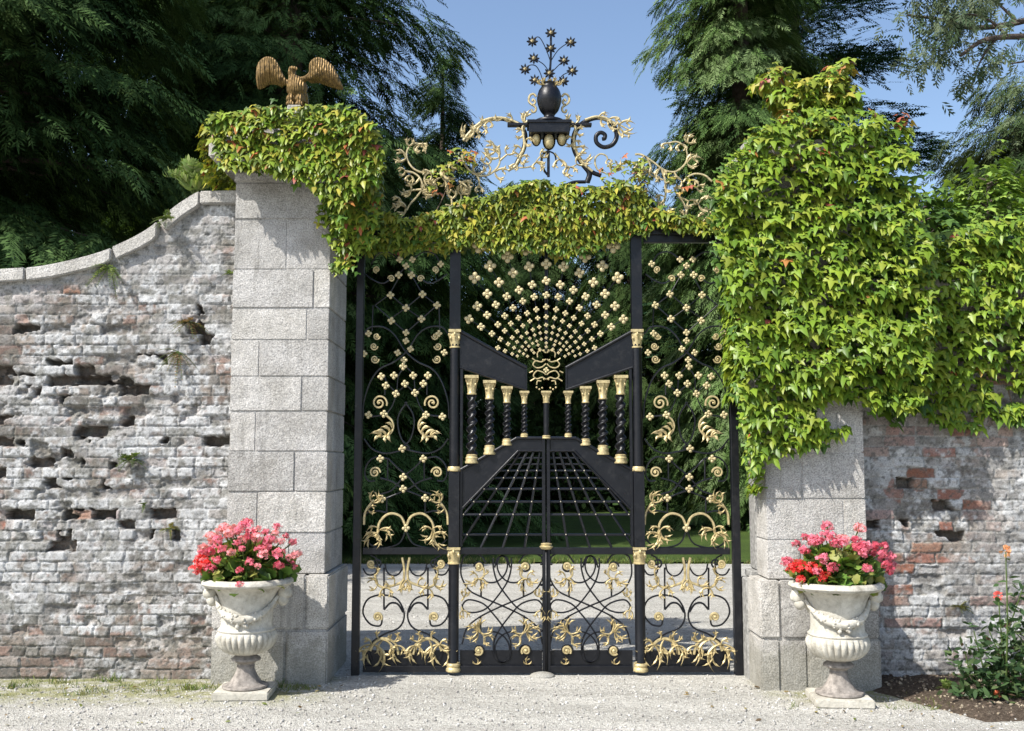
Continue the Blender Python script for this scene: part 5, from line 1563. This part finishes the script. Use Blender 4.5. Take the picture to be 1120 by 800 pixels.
def tree(name, label, X, Y, H, Rad, prof, nb, nspray, size, pal, seed, z0=0.6, rise=0.15, droop=0.5, hang=0.8, tmpl=FR, trunk=0.3, latw=0.35, m='needle', zmin=None, front=0.0, jit=1.0):
    t = thing(name, label, 'tree', (X, Y, 0)); r = np.random.RandomState(seed)
    b = MB()
    zz = np.linspace(-0.2, H*0.97, 14)
    b.tube(np.stack([X + 0.06*np.sin(zz*0.7+seed)*trunk, Y + 0*zz, zz], 1), trunk*np.linspace(1.15, 0.08, 14), 9)
    P_, A_, N_ = [], [], []
    Ls = []
    for i in range(nb):
        u = ((i + r.rand())/nb); zb = z0 + (H - z0)*u
        az = r.rand()*6.283 if r.rand() > front else r.uniform(-math.pi, 0)
        L = Rad*prof(u)*r.uniform(0.62, 1.15)
        Ls.append((u, zb, az, L))
    tot = sum(q[3] for q in Ls)
    for (u, zb, az, L) in Ls:
        d = np.array([math.cos(az), math.sin(az), 0]); sd = np.array([-d[1], d[0], 0])
        s = np.linspace(0, 1, 7)[:, None]
        bend = r.randn()*0.12
        c = np.array([X, Y, zb]) + d*L*s + sd*bend*L*s*s + np.array([0, 0, 1.0])*(rise*L*s - droop*L*s*s)
        b.tube(c[:5], np.linspace(max(0.012, 0.014*L), 0.006, 5), 4, cap=False)
        n = max(3, int(nspray*L/tot))
        q = 0.10 + 0.90*r.rand(n)**0.85
        lat = r.randn(n)*latw*L*(0.25 + 0.45*np.sin(np.pi*np.clip(q, 0, 1))**0.7)*jit
        p = np.array([X, Y, zb]) + d*L*q[:, None] + sd*(bend*L*q*q + lat)[:, None] + np.array([0, 0, 1.0])*(rise*L*q - droop*L*q*q - 0.10*np.abs(lat) + r.randn(n)*0.10*jit)[:, None]
        a = d*(0.55 + 0.5*r.rand(n, 1)) + sd*(np.sign(lat)*0.5 + r.randn(n)*0.35)[:, None] + np.array([0, 0, -1.0])*(hang*(0.5 + r.rand(n, 1)))
        P_.append(p); A_.append(a); N_.append(np.array([0, 0, 1.0]) + d*0.5 + r.randn(n, 3)*0.35)
    p = np.concatenate(P_); a = np.concatenate(A_); nn = np.concatenate(N_)
    if zmin is not None:
        k = p[:, 2] > zmin; p, a, nn = p[k], a[k], nn[k]
    pal = np.array(pal)
    w = fbm(p[:, 0]*0.9 + p[:, 1]*0.5, p[:, 2]*0.9, seed, 3)          # clumps of older and younger foliage
    ci = np.clip((w*1.6 - 0.3 + 0.25*r.randn(len(p)))*len(pal), 0, len(pal)-1).astype(int)
    cols = pal[ci]*(0.75 + 0.5*r.rand(len(p), 1))
    b.build('trunk', M['bark'], t, smooth=60)
    out = []
    for k in range(len(tmpl)):
        s_ = np.arange(len(p)) % len(tmpl) == k
        out.append(scatter(tmpl[k][0], tmpl[k][1], p[s_], a[s_], nn[s_], size*(0.6 + 0.7*r.rand(s_.sum())), cols[s_]))
    v, f, c = join_sc(out)
    fast_mesh('crown', v, f, M[m], t, cols=c)
    return t
cone = lambda u: 0.18 + 0.95*(1-u)**0.85
colm = lambda u: min(1.0, 0.75 + 0.5*u)*(1 - max(0, u-0.55)**1.6*3.2) if u < 0.98 else 0.12
DK = [(0.022,0.045,0.014),(0.036,0.070,0.021),(0.054,0.098,0.030),(0.078,0.130,0.042)]
MD = [(0.030,0.060,0.018),(0.050,0.094,0.027),(0.076,0.130,0.038),(0.108,0.168,0.054)]
LG = [(0.045,0.085,0.025),(0.07,0.125,0.036),(0.10,0.165,0.05),(0.14,0.20,0.08)]
CD = [(0.014,0.036,0.018),(0.022,0.055,0.025),(0.035,0.075,0.034)]
GY = [(0.07,0.10,0.05),(0.10,0.13,0.07),(0.13,0.16,0.09)]
tree('cypress_tree', 'very dark tall cypress behind the lower end of the sweeping wall', -8.4, 7.5, 19, 4.6, cone, 200, 34000, 0.52, DK, 1, 0.5, 0.05, 0.30, 0.55, trunk=0.4)
tree('cypress_tree', 'great dark cypress with drooping sprays rising behind the eagle', -4.9, 13.5, 24, 4.7, cone, 260, 46000, 0.50, MD, 2, 0.4, 0.05, 0.30, 0.55, trunk=0.5)
tree('cypress_tree', 'dense dark cypress standing in the gap between the two nearest ones', -9.0, 20.5, 24, 5.0, cone, 240, 24000, 0.60, DK, 12, 0.5, 0.05, 0.3, 0.6, trunk=0.4)
tree('cypress_tree', 'black green cypress at the picture corner beyond the sweeping wall', -13.5, 17, 22, 5.0, cone, 200, 22000, 0.60, DK, 14, 0.5, 0.05, 0.3, 0.6, trunk=0.4)
tree('cypress_tree', 'slender dark cypress whose tip shows beside the great one', -1.9, 19.5, 13.2, 2.6, lambda u: 0.05 + 1.0*(1-u)**0.8, 150, 10000, 0.46, DK, 3, 0.4, 0.08, 0.3, 0.5, trunk=0.28)
tree('cypress_tree', 'tall weeping cypress, grey green, behind the vine covered pillar', 5.9, 17.5, 21.5, 2.35, colm, 260, 32000, 0.46, LG, 4, 0.4, 0.10, 0.50, 0.75, trunk=0.4)
tree('cedar_tree', 'dark cedar with level spreading branches beyond the weeping cypress', 9.2, 24, 20.0, 4.7, lambda u: 0.45 + 0.6*(1-u)**0.6, 110, 20000, 0.62, CD, 5, 2.5, 0.12, 0.16, 0.12, FC, 0.45, 0.34)
tree('conifer_tree', 'grey green conifer beyond the wall at the picture edge', 10.9, 13.0, 9.7, 3.0, lambda u: 0.45 + 0.75*(1-u)**0.8, 150, 20000, 0.42, [(0.03,0.055,0.02),(0.055,0.085,0.035),(0.09,0.12,0.055),(0.11,0.14,0.08)], 6, 0.5, 0.15, 0.3, 0.6, FR, 0.3)
# beyond the lawn
for i, (x, y, h, rd, pal, lab) in enumerate((
        (-5.2, 30, 13, 5.0, DK, 'dark conifer across the lawn, glimpsed through the side panel by the eagle pillar'),
        (0.7, 33, 13.2, 4.0, DK, 'dark conifer across the lawn, glimpsed behind the twisted colonnettes'),
        (4.6, 31, 12.4, 4.0, MD, 'mid green conifer across the lawn, filling the gate leaf by the vine pillar'),
        (8.6, 30, 13, 4.6, MD, 'drooping conifer across the lawn behind the side panel by the vine pillar'),
        (14.5, 33, 13, 5, DK, 'dark conifer across the lawn behind the vine covered wall'),
        (-14, 31, 14, 5, DK, 'dark conifer across the lawn behind the far end of the sweeping wall'))):
    tree('conifer_tree', lab, x, y, h, rd, lambda u: 0.22 + 0.95*(1-u)**0.7, 170, 13000, 0.74, [tuple(k*0.55 for k in q) for q in pal], 40+i, 0.2, 0.05, 0.4, 0.9, trunk=0.4)
# shrubs along the far edge of the lawn close the view under the trees
def shrub(name, label, X, Y, rad, hh, n, pal, seed, size=0.22, m='needle', cat='shrub', tm=None, zc=0.45):
    t = thing(name, label, cat, (X, Y, 0)); r = np.random.RandomState(seed)
    d = norm(r.randn(n, 3)); d[:, 2] = np.abs(d[:, 2])*1.0
    rr = (0.6 + 0.45*r.rand(n, 1))*(0.75 + 0.5*fbm(d[:, 0]*2.2 + seed, d[:, 2]*2.2 + d[:, 1]*2, seed, 3)[:, None])
    p = np.array([X, Y, 0.0]) + d*rr*np.array([rad, rad, hh])
    pal = np.array(pal); c = pal[r.randint(0, len(pal), n)]*(0.75 + 0.5*r.rand(n, 1))
    T = tm or FB[0]
    v, f, cc = scatter(T[0], T[1], p, d + r.randn(n, 3)*0.6, np.array([0, 0, 0.8]) + d*0.6 + r.randn(n, 3)*0.4, size*(0.6 + 0.7*r.rand(n)), c)
    b = MB()
    for k in range(7):
        a = k*0.9; e = np.array([X + rad*0.6*math.cos(a), Y + rad*0.6*math.sin(a), hh*0.65])
        b.tube(spline([(X + 0.05*math.cos(a), Y + 0.05*math.sin(a), -0.05), (X + rad*0.2*math.cos(a), Y + rad*0.2*math.sin(a), hh*0.4), tuple(e)], 4), np.linspace(0.03, 0.008, 9), 5)
    b.build('stems', M['bark'], t); fast_mesh('foliage', v, f, M[m], t, cols=cc)
    return t
for i, x in enumerate((-9.5, -6.2, -3.3, -0.6, 2.0, 4.8, 7.4, 10.2, 13.4)):
    lab = ('dark laurel shrub at the far lawn edge, farthest toward the sweeping wall', 'dark laurel shrub at the far lawn edge behind the eagle pillar', 'dark laurel shrub at the far lawn edge behind the eagle side panel',
           'dark laurel shrub at the far lawn edge under the entablature of the eagle side leaf', 'dark laurel shrub at the far lawn edge behind the central colonnette', 'dark laurel shrub at the far lawn edge under the vine side leaf',
           'dark laurel shrub at the far lawn edge behind the vine side panel', 'dark laurel shrub at the far lawn edge behind the vine pillar', 'dark laurel shrub at the far lawn edge behind the patchy wall')[i]
    s_ = shrub('laurel_shrub', lab, x, 26.5 + (i % 3)*1.2, 2.0, 3.0 + (i*37 % 5)*0.25, 1900, [(0.014,0.030,0.010),(0.024,0.046,0.014),(0.036,0.066,0.02),(0.03,0.055,0.018)], 70+i, 0.26)
    s_['group'] = 'laurel shrubs along the far lawn edge'
# light green sycamore sapling behind the wall
t = tree('young_maple', 'light yellow green young maple behind the vine covered wall', 4.55, 1.6, 4.35, 0.95, lambda u: 0.65 + 0.5*math.sin(math.pi*min(1, u*0.9+0.1)) - 0.55*u**4, 90, 6500, 0.10,
     [(0.14,0.24,0.035),(0.20,0.31,0.05),(0.26,0.36,0.06)], 8, 1.3, 0.55, 0.1, 0.35, [(np.array(IV), np.array([f_ + (f_[2],) for f_ in IVF]))], 0.05, 0.45, 'leaf', jit=1.4)
tree('young_maple', 'dusky green bush between the vine covered pillar and young maple', 3.75, 1.3, 4.0, 0.75, lambda u: 0.9 - 0.5*u**3, 60, 1700, 0.13,
     [(0.05,0.10,0.02),(0.08,0.15,0.03),(0.11,0.19,0.04)], 18, 1.2, 0.5, 0.1, 0.4, [(np.array(IV), np.array([f_ + (f_[2],) for f_ in IVF]))], 0.04, 0.45, 'leaf', jit=1.4)
# eucalyptus-like limb reaching in from outside the frame
def overhang():
    X, Y = 9.6, 8.0
    t = thing('gum_tree', 'gum tree limb with loose hanging leaves against the sky', 'tree', (X, Y, 0)); r = np.random.RandomState(77)
    b = MB(); b.tube([(X+.3, Y, -0.2), (X+.2, Y, 3), (X, Y, 7), (X-0.1, Y, 10.5)], [0.32, 0.28, 0.22, 0.14], 10)
    L = []
    def limb(px, r0):
        c = spline([P(x, y, Y) + [0, dy, 0] for x, y, dy in px], 7); b.tube(c, np.linspace(r0, r0*0.35, len(c)), 6); L.append(c); return c
    limb([(1165,40,0),(1125,46,-.2),(1085,52,-.4),(1055,62,-.6),(1030,80,-.7)], 0.07)
    limb([(1160,10,0),(1115,20,.2),(1070,22,.3),(1040,10,.4),(1005,2,.5)], 0.06)
    limb([(1090,52,-.4),(1068,38,-.5),(1045,34,-.6),(1025,40,-.7)], 0.03)
    limb([(1075,55,-.45),(1060,75,-.5),(1050,95,-.5)], 0.025)
    limb([(1120,20,.2),(1100,0,.2),(1080,-20,.3)], 0.03)
    limb([(1150,44,0),(1120,70,-.2),(1095,78,-.3)], 0.03)
    limb([(1060,22,.3),(1035,35,.2),(1020,48,.2)], 0.02)
    b.build('trunk', M['bark'], t, smooth=60)
    p, a = [], []
    for (x, y, rx, ry, n) in ((1022,40,24,16,80),(1012,58,16,12,60),(1035,66,16,10,40),(1075,72,10,9,60),(1030,14,34,10,90),(1010,0,20,14,100),(1060,5,26,12,90),(1095,-5,34,10,60),(1130,50,20,14,40),(1055,90,8,7,25),(1075,42,20,8,30),(1045,35,16,8,50)):
        for k in range(n):
            c = P(x + r.randn()*rx*0.5, y + r.randn()*ry*0.5, Y) + [0, r.randn()*0.5 - 0.2, 0]
            p.append(c); a.append(r.randn(3)*[0.5, 0.5, 0.35] + [0, 0, -0.8])
    n = len(p); pal = np.array([(0.05,0.08,0.04),(0.08,0.11,0.06),(0.12,0.15,0.09)])
    c = pal[r.randint(0, 3, n)]*(0.75 + 0.5*r.rand(n, 1))
    T = frond_template(7, 0.55, 0.055, 0.2, 91)
    v, f, cc = scatter(T[0], T[1], np.array(p), np.array(a), r.randn(n, 3), 0.26*(0.6 + 0.7*r.rand(n)), c)
    fast_mesh('crown', v, f, M['needle'], t, cols=cc)
overhang()

# =================================================================== LIGHT, SKY, CAMERA
KX, KZ = 1.3, 1.85                      # sun travels right and back by KX:1, down by KZ:1
d = Vector((KX, 1.0, -KZ)).normalized()
su = bpy.data.lights.new('sun', 'SUN'); su.energy = 5.0; su.angle = R(0.53); su.color = (1.0, 0.96, 0.895)
so = bpy.data.objects.new('sun', su); COL.objects.link(so)
so.rotation_euler = d.to_track_quat('-Z', 'Y').to_euler(); so.location = (-20, -15, 30)
w = bpy.data.worlds.new('World'); scene.world = w; w.use_nodes = True
nt = w.node_tree; bg = nt.nodes['Background']
sky = nt.nodes.new('ShaderNodeTexSky'); sky.sky_type = 'NISHITA'; sky.sun_disc = False
to = -d
sky.sun_elevation = math.asin(to.z); sky.sun_rotation = math.atan2(to.x, to.y)
sky.air_density = 1.0; sky.dust_density = 1.6; sky.ozone_density = 1.6
nt.links.new(sky.outputs[0], bg.inputs[0]); bg.inputs[1].default_value = 0.15
cam = bpy.data.cameras.new('camera'); co = bpy.data.objects.new('camera', cam); COL.objects.link(co)
co.location = CAM; co.rotation_euler = (R(90) + PITCH, 0, 0)
cam.sensor_width = 36; cam.lens = 36; cam.clip_end = 600; cam.clip_start = 0.1
scene.camera = co
scene.view_settings.view_transform = 'Standard'; scene.view_settings.look = 'None'
scene.view_settings.exposure = 0.50; scene.view_settings.gamma = 1
scene.render.resolution_x, scene.render.resolution_y = 1024, 731
scene.cycles.max_bounces = 8; scene.cycles.transparent_max_bounces = 8
